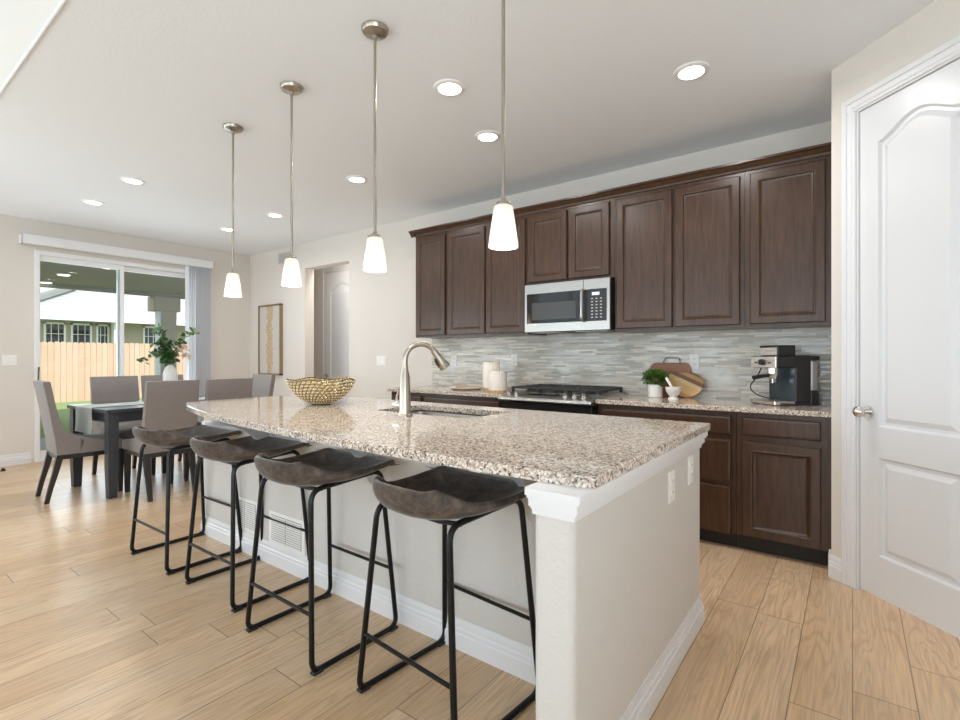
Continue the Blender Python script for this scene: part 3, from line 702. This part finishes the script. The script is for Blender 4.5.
# range
t = thing('gas_range', 'stainless slide-in gas range with black grates between the counters', 'range', (-1.891, 3.36, 0))
m = MB(); m.box(-.404, .404, .03, .62, .02, .86); m.build('range_body', 'black_plastic', t, smooth=0)
m = MB(); m.prism([(-.04, .842), (-.055, .852), (-.05, .872), (.12, .905), (.62, .905), (.62, .86), (.02, .842)], 'x', -.402, .402); m.build('cooktop', 'steel', t, smooth=0)
m = MB(); m.box(-.400, .400, -.035, .03, .20, .835, .006); od = m.build('oven_door', 'black_gloss', t, smooth=0)
m = MB(); m.cyl((-.34, -.085, .70), (.34, -.085, .70), .011); m.cyl((-.31, -.085, .70), (-.31, -.03, .70), .008); m.cyl((.31, -.085, .70), (.31, -.03, .70), .008); m.build('oven_handle', 'steel', od)
MB().box(-.400, .400, -.03, .03, .03, .19, .005).build('storage_drawer', 'steel', t, smooth=0)
for kx in (-.345, -.275, .16, .235, .31):
    m = MB(); c = Vector((kx, .03, .888)); nv = Vector((0, -.28, .96)).normalized(); m.cyl(c, c + nv * .012, .020, .018); m.cyl(c + nv * .012, c + nv * .032, .014, .012); m.build('knob', 'chrome', t)
m = MB(); m.box(-.17, .09, .05, .085, .896, .899); m.build('touch_panel', 'black_gloss', t, smooth=0)
for gx in (-.262, 0, .262):
    m = MB(); w2 = .125
    for a in (-w2, w2): m.box(gx + a - .008, gx + a + .008, .13, .58, .925, .945, .003)
    for yy in (.135, .245, .355, .465, .575): m.box(gx - w2, gx + w2, yy - .007, yy + .007, .928, .948, .003)
    m.box(gx - .007, gx + .007, .13, .58, .930, .950, .003)
    for a in (-w2, w2):
        for yy in (.15, .56): m.box(gx + a - .009, gx + a + .009, yy - .01, yy + .01, .904, .93)
    m.build('grate', 'iron', t, smooth=0)
    for yy in (.24, .46): m2 = MB(); m2.lathe([(.05, .903), (.05, .912), (.032, .916), (.032, .922), (.0, .924)], 20, (gx, yy, 0), True, False); m2.build('burner', 'iron', t)

# upper cabinets
UB, UT, UY = 1.385, 2.42, 3.652
def upper_cab(label, x0, x1, doors, zb=UB):
    t = thing('wall_cabinet', label, 'cabinet', ((x0 + x1) / 2, UY, zb), 0, 'dark wall cabinets')
    cx = (x0 + x1) / 2; MB().box(x0 - cx, x1 - cx, 0, .345, 0, UT - zb).build('cabinet_body', 'cab', t, smooth=0)
    for a, b in doors: cab_front(MB(), a - cx, .018, b - a, 2.378 - zb - .018, -.022, .020).build('door', 'cab', t, smooth=0)
upper_cab('narrow single-door dark wall cabinet at the open end beside the plain wall', -3.545, -3.128, [(-3.525, -3.145)])
upper_cab('double-door dark wall cabinet between the end cabinet and the microwave', -3.126, -2.222, [(-3.108, -2.668), (-2.652, -2.242)])
upper_cab('short double-door dark wall cabinet above the microwave', -2.220, -1.452, [(-2.205, -1.848), (-1.828, -1.488)], 1.800)
upper_cab('tall double-door dark wall cabinet above the cutting boards', -1.450, -.566, [(-1.432, -1.022), (-1.004, -.592)])
upper_cab('single-door dark wall cabinet above the espresso machine', -.564, -.096, [(-.534, -.130)])
m = MB(); P = [(0, 0), (-.012, 0), (-.014, .014), (-.030, .030), (-.036, .038), (-.048, .044), (-.048, .058), (0, .058)]
m.prism([(3.652 + y, 2.405 + z) for y, z in P], 'x', -3.60, -.095)
m.loft([[(-3.545 + y, yy, 2.405 + z) for y, z in P] for yy in (3.62, 3.999)])
tag(m.build('crown_molding', 'cab', smooth=0), 'dark crown molding running along the tops of all wall cabinets', 'molding')
# microwave
t = thing('microwave', 'stainless over-range microwave with black window below the short cabinet', 'microwave', (-1.838, 3.585, 1.395))
m = MB(); m.box(-.376, .376, .02, .41, 0, .400, .003); m.build('housing', 'black_plastic', t, smooth=0)
m = MB(); w_ = .752
m.loft([rrect(w_, .396, 0, .02, -.376, .002), rrect(w_, .396, 0, .003, -.376, .002), rrect(w_, .396, .003, 0, -.376, .002)]); m.build('front_panel', 'steel', t, smooth=0)
m = MB(); m.box(-.350, .145, -.006, .002, .072, .318, .002); o = m.build('door_window', 'black_gloss', t, smooth=0)
MB().box(-.30, .10, -.0075, -.005, .10, .24, .001).build('window_mesh', pbr('oven mesh', (.06, .06, .058), .15), o, smooth=0)
m = MB(); m.box(.158, .350, -.006, .002, .072, .318, .002); cp = m.build('control_panel', 'black_plastic', t, smooth=0)
MB().box(.235, .295, -.0075, -.005, .270, .292).build('display', 'display', cp, smooth=0)
kg = pbr('keypad grey', (.45, .45, .45), .5)
for r_ in range(7):
    for c_ in range(3): MB().box(.228 + c_ * .036, .244 + c_ * .036, -.0075, -.005, .095 + r_ * .024, .104 + r_ * .024).build('key', kg, cp, smooth=0)
m = MB(); m.tube(rounded_path([(.165, -.004, .075), (.165, -.045, .085), (.165, -.045, .305), (.165, -.004, .315)], .02, closed=False), .011, 12); m.build('handle', 'steel', t)
MB().box(.1585, .162, -.002, .001, .32, .398).build('seam', 'black_plastic', t, smooth=0)
m = MB()
for k in range(9): m.box(-.33 + k * .03, -.312 + k * .03, .05, .36, -.004, .001)
for k in range(9): m.box(.07 + k * .03, .088 + k * .03, .05, .36, -.004, .001)
m.build('vent_grille', 'steel', t, smooth=0)
# outlets and switches
def wall_plate(kind, label, cat, x, z, y=3.988, gang=1, group=None, decora=False):
    t = thing(kind, label, cat, (x, y, z), 0, group); outlet_parts(t, gang=gang, decora=decora); return t
wall_plate('wall_outlet', 'white outlet on the mosaic by the counter end, behind the faucet', 'outlet', -3.318, 1.155, group='outlets on the mosaic')
wall_plate('wall_outlet', 'white outlet on the mosaic between the canisters and the range', 'outlet', -2.576, 1.16, group='outlets on the mosaic')
wall_plate('wall_outlet', 'white outlet on the mosaic above the striped cutting board', 'outlet', -.957, 1.155, group='outlets on the mosaic')
wall_plate('light_switch', 'white triple light switch on the plain wall beside the hallway opening', 'switch', -4.44, 1.145, 4.0, 3, None, True)
t = thing('light_switch', 'white double light switch on the wall beside the patio door', 'switch', (XL, 1.285, 1.155), R(90)); outlet_parts(t, gang=2, decora=True)
vent('wall_vent', 'white return air vent high on the wall above the picture', (-6.46, 4.0, 2.60), .33, .16, 2, None, pbr('vent grey', (.62, .60, .57), .5))
# framed art
t = thing('framed_picture', 'tall canvas with a ragged gold streak in a thin brass frame', 'picture', (-6.79, 3.998, 1.44))
MB().box(-.27, .27, -.03, 0, -.49, .49).build('canvas', 'canvas', t, smooth=0)
m = MB()
for a, b, c, d in ((-.29, -.272, -.51, .51), (.272, .29, -.51, .51), (-.29, .29, -.51, -.492), (-.29, .29, .492, .51)): m.box(a, b, -.045, 0, c, d)
m.build('frame', 'brass', t, smooth=0)

# ================================================================== CEILING LIGHTS
P_ = [(-1.04, 1.535), (-1.807, 1.587), (-2.577, 1.640), (-3.343, 1.690)]
PL = ['brushed nickel pendant with white glass shade hanging in front of the wall cabinets',
      'brushed nickel pendant with white shade between the wall cabinets and hallway opening',
      'second pendant from the patio door, brushed nickel with white glass shade',
      'brushed nickel pendant with white glass shade next to the patio door blinds']
def make_pendant(loc, label):
    t = thing('pendant_light', label, 'pendant lamp', (loc[0], loc[1], 1.598), 0, 'pendant lamps over the island')
    H = ZC - 1.598
    MB().lathe([(.064, H), (.064, H - .006), (.056, H - .020), (.030, H - .026), (.012, H - .032), (.010, H - .050), (.0, H - .050)], 28, cap0=True, cap1=False).build('canopy', 'nickel', t)
    MB().cyl((0, 0, .165), (0, 0, H - .03), .0068, n=12).build('rod', 'nickel', t)
    m = MB(); m.lathe([(.0, .186), (.010, .186), (.012, .174), (.024, .168), (.026, .154), (.018, .150), (.0, .150)], 24, cap0=False, cap1=False)
    for a in (0, 120, 240): m.ball((.032 * math.cos(R(a)),   .030 * math.sin(R(a)), .160), .006, sub=1)
    m.build('socket_cap', 'nickel', t)
    MB().lathe([(.0, .154), (.030, .154), (.0345, .150), (.0370, .140), (.056, .004), (.0555, 0), (.052, 0), (.0525, .004), (.0335, .138), (.030, .147), (.0, .149)], 32, cap0=False, cap1=False).build('shade', 'opal', t)
    MB().ball((0, 0, .060), .022, sz=1.25).build('bulb', 'bulb', t)
    ld = bpy.data.lights.new('pendant_lamp', 'POINT'); ld.energy = 6.5; ld.color = (1, .90, .78); ld.shadow_soft_size = .03
    lo = bpy.data.objects.new('lamp', ld); COL.objects.link(lo); lo.parent = t; lo.location = (0, 0, .032)
    return t
for p, l in zip(P_, PL): make_pendant(p, l)
DL = [(-.70, 2.85, 'recessed downlight beside the pantry corner above the tall wall cabinets'),
      (-1.857, 2.19, 'large recessed downlight between the rods of the two pendants by the island end panel'),
      (-2.05, 2.83, 'recessed downlight above the cabinets over the microwave, just beside a pendant rod'),
      (-3.455, 2.83, 'recessed downlight above the hallway side of the wall cabinets, beside a pendant rod'),
      (-5.04, 3.01, 'recessed downlight in front of the hallway opening, beside a pendant rod'),
      (-6.06, 3.0, 'recessed downlight above the framed picture, behind the pendant rod by the blinds'),
      (-5.06, 1.675, 'recessed downlight over the dining table, further from the patio door'),
      (-6.08, 1.67, 'recessed downlight over the dining chairs, beside the patio door valance')]
for x, y, l in DL:
    t = thing('recessed_downlight', l, 'ceiling light', (x, y, ZC), 0, 'recessed downlights')
    MB().lathe([(.092, 0), (.090, -.005), (.078, -.010), (.066, -.010), (.064, -.002)], 32, cap0=False, cap1=False).build('trim_ring', 'plate', t)
    MB().cyl((0, 0, -.001), (0, 0, -.006), .066, n=32).build('lens', 'led', t)
    ld = bpy.data.lights.new('downlight', 'AREA'); ld.shape = 'DISK'; ld.size = .12; ld.energy = 8.0 if x > -2.2 else 5.0; ld.spread = R(165); ld.color = (1, .98, .96)
    lo = bpy.data.objects.new('lamp', ld); COL.objects.link(lo); lo.parent = t; lo.location = (0, 0, -.012)

# ================================================================== BAR STOOLS
def sm(a, b, t): t = max(0, min(1, (t - a) / (b - a))); return t * t * (3 - 2 * t)
def lerp_tab(tab, t):
    for (a, va), (b, vb) in zip(tab, tab[1:]):
        if t <= b: u = (t - a) / (b - a); u = u * u * (3 - 2 * u) if False else u; return va + (vb - va) * u
    return tab[-1][1]
def cr_tab(tab, t):
    """smooth interpolation through a table"""
    n = len(tab)
    for i in range(n - 1):
        if t <= tab[i + 1][0] or i == n - 2:
            x0, y0 = tab[i]; x1, y1 = tab[i + 1]; h = x1 - x0; u = (t - x0) / h
            m0 = (y1 - tab[i - 1][1]) / (x1 - tab[i - 1][0]) if i else (y1 - y0) / h
            m1 = (tab[i + 2][1] - y0) / (tab[i + 2][0] - x0) if i < n - 2 else (y1 - y0) / h
            return (2*u**3 - 3*u*u + 1) * y0 + (u**3 - 2*u*u + u) * h * m0 + (-2*u**3 + 3*u*u) * y1 + (u**3 - u*u) * h * m1
def seat_mesh():
    m = MB(); bm = m.bm; NS, NT = 28, 26; grid = []
    yc = [(0, -.252), (.12, -.247), (.26, -.205), (.40, -.12), (.6, .02), (.8, .13), (.93, .215), (1, .236)]
    zc = [(0, .788), (.12, .748), (.26, .704), (.40, .686), (.6, .690), (.8, .716), (.93, .732), (1, .714)]
    ws = [(0, .125), (.12, .152), (.26, .188), (.4, .214), (.6, .233), (.85, .240), (1, .230)]
    edge = [(0, .772), (.12, .757), (.26, .741), (.4, .733), (.6, .731), (.8, .737), (.93, .742), (1, .722)]
    side = [(a_, b_ - c_[1]) for (a_, b_), c_ in zip(edge, zc)]
    fwd = [(0, .055), (.12, .088), (.26, .085), (.4, .055), (.6, .015), (.8, -.005), (1, -.020)]
    for i in range(NT + 1):
        t = i / NT; row = []
        for j in range(NS + 1):
            s_ = j / NS * 2 - 1; a = abs(s_)
            x = cr_tab(ws, t) * math.sin(s_ * math.pi / 2 * .82) / math.sin(math.pi / 2 * .82)
            y = cr_tab(yc, t) + cr_tab(fwd, t) * a ** 2.2
            z = cr_tab(zc, t) + cr_tab(side, t) * a ** 2.4
            row.append(bm.verts.new((x, y, z)))
        grid.append(row)
    for i in range(NT):
        for j in range(NS): bm.faces.new((grid[i][j], grid[i][j + 1], grid[i + 1][j + 1], grid[i + 1][j]))
    bm.normal_update()
    bmesh.ops.solidify(bm, geom=bm.faces[:], thickness=.022)
    bmesh.ops.recalc_face_normals(bm, faces=bm.faces[:])
    bd = [e for e in bm.edges if len(e.link_faces) == 2 and e.calc_face_angle(0) > 1.0]
    bmesh.ops.bevel(bm, geom=bd, offset=.008, segments=2, affect='EDGES', profile=.6)
    return m
def make_stool(label):
    t = thing('bar_stool', label, 'bar stool', (0, 0, 0), 0, 'bar stools along the island')
    seat_mesh().build('seat', 'suede', t, smooth=60)
    r = .0105
    for s_ in (-1, 1):
        pts = [(s_ * .240, -.212, r), (s_ * .240, .212, r), (s_ * .192, .165, .695), (s_ * .178, -.175, .672)]
        MB().tube(rounded_path(pts, [.045, .045, .05, .05], 7), r, 10, True).build('side_frame', 'black_metal', t)
        for yy in (-.190, .190): MB().box(s_ * .240 - .014, s_ * .240 + .014, yy - .022, yy + .022, 0, .012, .003).build('foot_pad', 'rubber', t, smooth=0)
    def at(y0, z): f = z / .68; return .240 - .052 * f, (y0 * .212) + (-.04 if y0 > 0 else .032) * f
    for sgn, z in ((-1, .215), (1, .26)):
        x, y = at(sgn, z); MB().cyl((-x, y, z), (x, y, z), .0072, n=10).build('footrest', 'black_metal', t)
    for y, z in ((-.13, .672), (.13, .690)):
        MB().tube([(-.185, y, z), (-.09, y, z - .012), (.09, y, z - .012), (.185, y, z)], .008, 8).build('seat_support', 'black_metal', t)
    return t
st = make_stool('grey-brown suede bar stool beside the island end panel')
st.location = (-1.143, 1.345, 0); st.rotation_euler.z = R(-5)
for (x, y, a, l) in ((-1.852, 1.328, -1, 'grey-brown suede bar stool, second from the island end panel'), (-2.553, 1.378, 0, 'grey-brown suede bar stool, third from the island end panel'), (-3.238, 1.358, 1, 'grey-brown suede bar stool at the dining table end of the island')):
    dup(st, (x, y, 0), R(a), l)

# ================================================================== DINING SET
t = thing('dining_table', 'dark rectangular dining table set with chairs by the patio door', 'table', (-5.415, 2.093, 0), R(4.5))
hw, hl = .415, .675
MB().box(-hw, hw, -hl, hl, .718, .75, .006, 2).build('tabletop', 'dark_table', t, smooth=0)
m = MB(); k = .04
m.box(-hw + k, hw - k, -hl + k, -hl + k + .022, .635, .718); m.box(-hw + k, hw - k, hl - k - .022, hl - k, .635, .718); m.box(-hw + k, -hw + k + .022, -hl + k, hl - k, .635, .718); m.box(hw - k - .022, hw - k, -hl + k, hl - k, .635, .718)
m.build('apron', 'dark_table', t, smooth=0)
for sx in (-1, 1):
    for sy in (-1, 1):
        m = MB(); x = sx * (hw - .055); y = sy * (hl - .055); a = .038; b = .030
        m.loft([[(x + i * c, y + j * c, z) for i, j in ((-1, -1), (1, -1), (1, 1), (-1, 1))] for c, z in ((b, 0), (a, .25), (a, .718))]); m.build('leg', 'dark_table', t, smooth=0)
# runner
m = MB(); bm = m.bm; prof = [(-hl - .015, .53), (-hl - .013, .60), (-hl - .012, .70), (-hl - .009, .747), (-hl + .008, .7545), (-.3, .7525), (.3, .7525), (hl - .008, .7545), (hl + .009, .747), (hl + .012, .70), (hl + .014, .56)]
g2 = [[bm.verts.new((-.165 + .33 * j / 8 + .01 * math.sin(i), y + (.006 * math.sin(j * 1.7) if z < .7 else 0), z)) for j in range(9)] for i, (y, z) in enumerate(prof)]
for a, b in zip(g2, g2[1:]):
    for j in range(8): bm.faces.new((a[j], a[j + 1], b[j + 1], b[j]))
bm.normal_update(); bmesh.ops.solidify(bm, geom=bm.faces[:], thickness=-.002)
tag(m.build('table_runner', 'cloth', loc=(-5.44, 2.093, 0), rotz=R(4.5), smooth=50), 'sage green cloth runner hanging over the end of the dining table', 'table runner')
# vase and branches
VX, VY = -5.35, 2.09
MB_v = MB(); MB_v.lathe([(.0, 0), (.056, 0), (.062, .01), (.064, .20), (.062, .27), (.052, .315), (.034, .345), (.020, .355), (.018, .36), (.013, .36), (.015, .34), (.0, .33)], 32, cap0=False, cap1=False)
tag(MB_v.build('vase', 'white_ceramic', loc=(VX, VY, .7535)), 'white round-shouldered vase on the dining table', 'vase')
t = thing('leafy_branches', 'green and peach leafy branches standing in the white vase', 'branches', (VX, VY, 1.105))
tw = MB(); lf = MB(); lp = MB(); pt = MB()
for k in range(20):
    yy = random.uniform(-.13, .15); hh = .10 + random.random() * .16
    if k in (0, 1, 6): yy, hh = -.10 - .012 * k, .36 - .04 * (k == 6)
    if k in (2, 3): yy, hh = .19 + .02 * k, .33
    if k in (4, 5): yy, hh = -.20, .04
    xx = random.uniform(-.10, .10); e = Vector((xx, yy, hh)); s0 = Vector((random.uniform(-.008, .008), random.uniform(-.008, .008), -.03))
    pts = [s0 + (e - s0) * u + Vector((0, 0, .10 * math.sin(u * math.pi))) * (1 if abs(yy) > .12 else .4) for u in (0, .2, .4, .6, .8, 1)]
    pts[0] = s0; tw.tube(pts, [.0028, .0026, .0024, .002, .0016, .001], 6)
    for i in range(1, 6):
        for j in range(3):
            p = pts[i] + Vector((random.uniform(-.012, .012),) * 3); d = Vector((random.uniform(-1, 1), random.uniform(-1, 1), random.uniform(-.4, .8)))
            tgt = lf
            if yy > .05 and hh < .27 and i > 2 and k % 2: tgt = pt
            elif yy > .12: tgt = lp if k % 2 else lf
            tgt.leaf(p, d, random.uniform(.045, .075), random.uniform(.013, .021))
for k in range(40):
    a = Vector((.05 + random.uniform(-.05, .05), .115 + random.uniform(-.04, .04), .16 + random.uniform(-.09, .08))); pt.leaf(a, Vector((random.uniform(-1, 1), random.uniform(-1, 1), random.uniform(-1, 1))), .045, .014)
tw.build('twigs', 'twig', t); lf.build('leaves', 'leaf', t, smooth=0, recalc=False); lp.build('pale_leaves', 'leaf_pale', t, smooth=0, recalc=False)['label'] = 'pale green leaves'; pt.build('petals', 'petal', t, smooth=0, recalc=False)['label'] = 'peach petals'
# chairs (facing +y, origin under the rear edge)
def make_chair(label):
    t = thing('dining_chair', label, 'chair', (0, 0, 0), 0, 'upholstered chairs around the dining table')
    hw = .205
    prof = [(.005, .385), (.16, .385), (.19, .497), (.12, .525), (.060, .578), (.026, .66), (-.004, .80), (-.036, .985), (-.042, .990), (-.078, .988), (-.083, .98), (-.06, .85), (-.03, .66), (-.005, .5)]
    m = MB(); m.loft([[(x, y * .985 + .002, z * .998 + .001) for y, z in prof] if abs(x) == hw else [(x, y, z) for y, z in prof] for x in (-hw, -hw + .012, hw - .012, hw)]); m.build('backrest', 'fabric', t, smooth=50)
    m = MB(); s2 = [(.16, .385), (.475, .385), (.482, .42), (.475, .452), (.44, .468), (.30, .482), (.16, .515)]
    m.loft([[(x, y, z * .998) for y, z in s2] for x in (-hw, -hw + .012, hw - .012, hw)]); m.build('seat', 'fabric', t, smooth=50)
    MB().box(-hw + .012, hw - .012, .01, .47, .345, .386, .003).build('seat_frame', 'chair_leg', t, smooth=0)
    for s_ in (-1, 1):
        x = s_ * (hw - .03); m = MB()
        m.loft([[(x + i * c, y + j * c, z) for i, j in ((-1, -1), (1, -1), (1, 1), (-1, 1))] for c, y, z in ((.015, -.055, 0), (.017, -.030, .12), (.020, .005, .26), (.023, .03, .384))]); m.build('leg', 'chair_leg', t, smooth=0)
        m = MB(); m.loft([[(x + i * c, .445 + j * c, z) for i, j in ((-1, -1), (1, -1), (1, 1), (-1, 1))] for c, z in ((.016, 0), (.024, .384))]); m.build('leg', 'chair_leg', t, smooth=0)
    return t
ch = make_chair('taupe dining chair at the head of the table, seen side-on beside the patio door')
ch.location = (-5.40, 1.19, 0); ch.rotation_euler.z = R(-3)
for x, y, a, l in ((-6.105, 1.875, -90, 'taupe dining chair facing the room, in front of the fence and middle door bar'),
                   (-6.105, 2.325, -90, 'taupe dining chair mostly hidden behind the vase'),
                   (-4.685, 1.832, 90, 'taupe dining chair showing its back, behind the end bar stool'),
                   (-4.685, 2.318, 90, 'taupe dining chair showing its back, below the stacked blinds'),
                   (-5.40, 3.03, 180, 'bluish-lit taupe dining chair at the head of the table below the picture')):
    dup(ch, (x, y, 0), R(a), l)
m = MB(); m.cyl((0, 0, 0), (0, 0, .018), .022, .018, 16); m.cyl((0, 0, .018), (.0, .0, .03), .014, .010, 16)
tag(m.build('door_stop', 'rubber', loc=(-7.10, 1.18, 0)), 'small black door stop on the floor by the wall baseboard', 'door stop')

# ================================================================== SMALL OBJECTS ON THE COUNTERS
# gold bowl
t = thing('decorative_bowl', 'gold wire and crystal bowl on the granite island', 'bowl', (-2.762, 1.97, ITOP))
def bowl_pt(i, n, t_, wav=True):
    a = 2 * math.pi * i / n; r = .062 + .150 * (math.sin(t_ * math.pi / 2 * .9) / math.sin(math.pi / 2 * .9)); z = .008 + .150 * (t_ ** 1.35)
    if wav: z += .007 * math.sin(5 * a) * t_ ** 3
    return Vector((r * math.cos(a), r * math.sin(a), z))
m = MB(); NB = 40; NR = 9
for k in range(NR + 1):
    m.tube([bowl_pt(i, 80, k / NR) for i in range(80)], .0045 if k == NR else .0030, 6, True)
for i in range(NB):
    m.tube([bowl_pt(i + .5 * kk, NB, kk / NR) for kk in range(NR + 1)], .0027, 5)
m.lathe([(.0, .004), (.06, .004), (.066, .010), (.06, 0), (.0, 0)], 30, cap0=False, cap1=False)
m.build('wire_lattice', 'gold', t)
m = MB()
for k in range(NR):
    for i in range(NB):
        p = bowl_pt(i + .5 * (k + .5) + .5, NB, (k + .5) / NR); sz = .0078 * (.55 + .45 * (k + .5) / NR) * 1.12
        m.ball(p, sz, sub=1)
m.build('crystals', 'crystal', t, smooth=0)
# canisters and tray
def canister(x, y, r, h, label):
    t = thing('canister', label, 'canister', (x, y, CT), 0, 'white canisters on wood bases')
    MB().lathe([(.0, 0), (r * .98, 0), (r, .004), (r, .024), (.0, .024)], 32, cap0=False, cap1=False).build('wood_base', 'wood_base', t)
    MB().lathe([(.0, .024), (r * .985, .024), (r, .030), (r, h - .01), (r * .97, h), (.0, h)], 32, cap0=False, cap1=False).build('canister_body', 'cream_ceramic', t)
    MB().lathe([(.0, h), (r * 1.0, h), (r * 1.0, h + .010), (r * .95, h + .013), (.0, h + .013)], 32, cap0=False, cap1=False).build('lid', 'cream_ceramic', t)
canister(-2.655, 3.72, .078, .245, 'tall cream canister with wooden base beside the range')
canister(-2.43, 3.50, .078, .170, 'short cream canister with wooden base in front of the tall one')
t = thing('serving_tray', 'flat pale tray lying on the counter beside the canisters', 'tray', (-2.93, 3.70, CT))
MB().lathe([(.0, 0), (.12, 0), (.165, .016), (.168, .022), (.16, .022), (.118, .008), (.0, .008)], 40, cap0=False, cap1=False).build('dish', 'cream_ceramic', t)
m = MB(); m.tube([(-.05, -.10, .03), (.04, -.04, .028), (.14, .03, .03)], [.012, .007, .005]); m.build('spoon', 'wood_base', t)
# potted herb
t = thing('potted_herb', 'small green herb in a white pot in front of the walnut board', 'plant', (-1.195, 3.81, CT))
MB().lathe([(.0, 0), (.046, 0), (.050, .005), (.054, .098), (.050, .098), (.046, .088), (.0, .086)], 28, cap0=False, cap1=False).build('pot', 'white_ceramic', t)
m = MB()
for k in range(330):
    d = Vector((random.gauss(0, 1), random.gauss(0, 1), random.gauss(.3, .7))).normalized(); r_ = random.uniform(.3, 1)
    p = Vector((d.x * .088 * r_, d.y * .07 * r_, .140 + d.z * .062 * r_)); m.leaf(p, d + Vector((0, 0, random.uniform(-.3, .5))), random.uniform(.022, .036), random.uniform(.008, .013))
for k in range(14): a = random.random() * 6.28; m.tube([(0, 0, .08), (.03 * math.cos(a), .03 * math.sin(a), .14)], .0018, 5)
m.build('foliage', 'herb', t, smooth=0, recalc=False)
# mortar and pestle
MBm = MB(); MBm.lathe([(.0, 0), (.036, 0), (.036, .008), (.024, .018), (.036, .034), (.052, .06), (.055, .088), (.050, .088), (.045, .062), (.028, .04), (.0, .034)], 28, cap0=False, cap1=False)
tag(MBm.build('mortar', 'white_ceramic', loc=(-1.037, 3.72, CT)), 'white footed mortar bowl beside the herb pot', 'mortar')
MBm = MB(); MBm.tube([(.012, 0, .042), (-.012, 0, .085), (-.045, 0, .145), (-.052, 0, .156)], [.012, .008, .011, .006], 12)
tag(MBm.build('pestle', 'white_ceramic', loc=(-1.037, 3.72, CT)), 'white pestle leaning in the mortar', 'pestle')
# cutting boards lean on the backsplash
t = thing('cutting_board', 'dark walnut rectangular board with metal handle leaning on the mosaic', 'cutting board', (-1.10, 3.945, CT), 0, 'boards leaning on the mosaic')
m = MB(); m.prism(rpoly(-.185, .120, 0.002, .262, .05), 'y', 0, .016); m.xf(Matrix.Rotation(R(-5), 4, 'X')); m.build('board', 'walnut', t, smooth=30)
m = MB(); m.tube(rounded_path([(-.095, .006, .25), (-.065, .006, .300), (.035, .006, .300), (.045, .006, .25)], .015, closed=False), .0028, 8); m.xf(Matrix.Rotation(R(-5), 4, 'X')); m.build('handle', 'black_metal', t)
t = thing('cutting_board', 'light striped wood teardrop board in front of the walnut board', 'cutting board', (-1.0, 3.895, CT), 0, 'boards leaning on the mosaic')
P = []
for k in range(28):
    a = 2 * math.pi * k / 28; cxx, czz = math.cos(a), math.sin(a)
    P.append((.125 * cxx * (1 + .12 * czz), .098 + .095 * czz))
tip = (-.135, .185)
P2 = []
for x, z in P:
    w_ = max(0, -(x * .75 - (z - .1) * .65)) / .12
    P2.append((x + (tip[0] - x) * min(1, w_) ** 2 * .75, z + (tip[1] - z) * min(1, w_) ** 2 * .6))
m = MB(); m.prism(P2, 'y', 0, .016); m.xf(Matrix.Rotation(R(-9), 4, 'X')); m.build('board', 'stripe_wood', t, smooth=30)
# espresso machine: local -y is its front
t = thing('espresso_machine', 'black and steel espresso machine on the counter by the pantry corner', 'espresso machine', (-.352, 3.775, CT), R(-45))
w2 = .115
m = MB(); m.box(-w2, w2, -.02, .09, .02, .30, .006); m.box(-w2, w2, -.13, .09, 0, .022, .004); m.box(-w2, w2, -.02, .095, .285, .315, .006); m.build('body', 'black_plastic', t, smooth=0)
m = MB(); m.box(-w2, w2, -.15, 0, .235, .31, .006); hd = m.build('brew_head', 'black_plastic', t, smooth=0)
m = MB(); m.box(-w2 + .001, w2 - .001, -.158, -.149, .236, .309, .003); fp = m.build('front_panel', 'steel_warm', t, smooth=0)
MB().cyl((0, -.157, .272), (0, -.178, .272), .021, .018, 20).build('dial', 'black_plastic', fp)
m = MB()
for dx in (-.07, -.055, .055, .07): m.cyl((dx, -.157, .268), (dx, -.161, .268), .005, .005, 10)
m.build('buttons', 'black_plastic', fp)
m = MB(); m.box(-w2, w2, -.165, -.02, .002, .028, .006); m.build('drip_tray', 'steel_warm', t, smooth=0)
m = MB(); m.box(-w2 + .004, w2 - .004, -.024, -.018, .03, .232); m.build('splash_plate', pbr('steel blue plate', (.10, .12, .14), .25, .6), t, smooth=0)
m = MB(); m.cyl((0, -.085, .236), (0, -.085, .20), .034, .034); m.cyl((0, -.085, .20), (0, -.085, .165), .036, .028); m.box(-.014, .014, -.10, -.07, .135, .168, .004); pf = m.build('portafilter', 'chrome', t)
m = MB(); m.tube([(0, -.115, .185), (0, -.16, .182), (0, -.225, .172)], [.010, .012, .014], 12); m.build('portafilter_handle', 'black_plastic', pf)
m = MB(); m.tube(rounded_path([(-.085, -.10, .24), (-.10, -.12, .17), (-.155, -.15, .10), (-.09, -.12, .045), (-.03, -.07, .035)], .05, closed=False), .0038, 8); m.build('steam_wand', 'black_metal', t)
m = MB(); m.box(-.10, .06, -.10, .02, .312, .372, .006); m.build('cup_rail', 'steel_warm', t, smooth=0)
m = MB(); m.box(-.104, .064, -.104, .024, .366, .380, .004); m.box(.052, .066, -.102, .022, .31, .372, .003); m.build('cup_rail_cap', 'black_plastic', t, smooth=0)
m = MB(); m.box(-w2 + .01, w2 - .002, .092, .142, .09, .285, .008); m.build('water_tank', 'tank', t, smooth=0)
MB().box(-w2, w2, .088, .148, .0, .09, .006).build('tank_base', 'black_plastic', t, smooth=0)
MB().box(-w2, w2, .09, .155, .285, .312, .006).build('tank_lid', 'black_plastic', t, smooth=0)
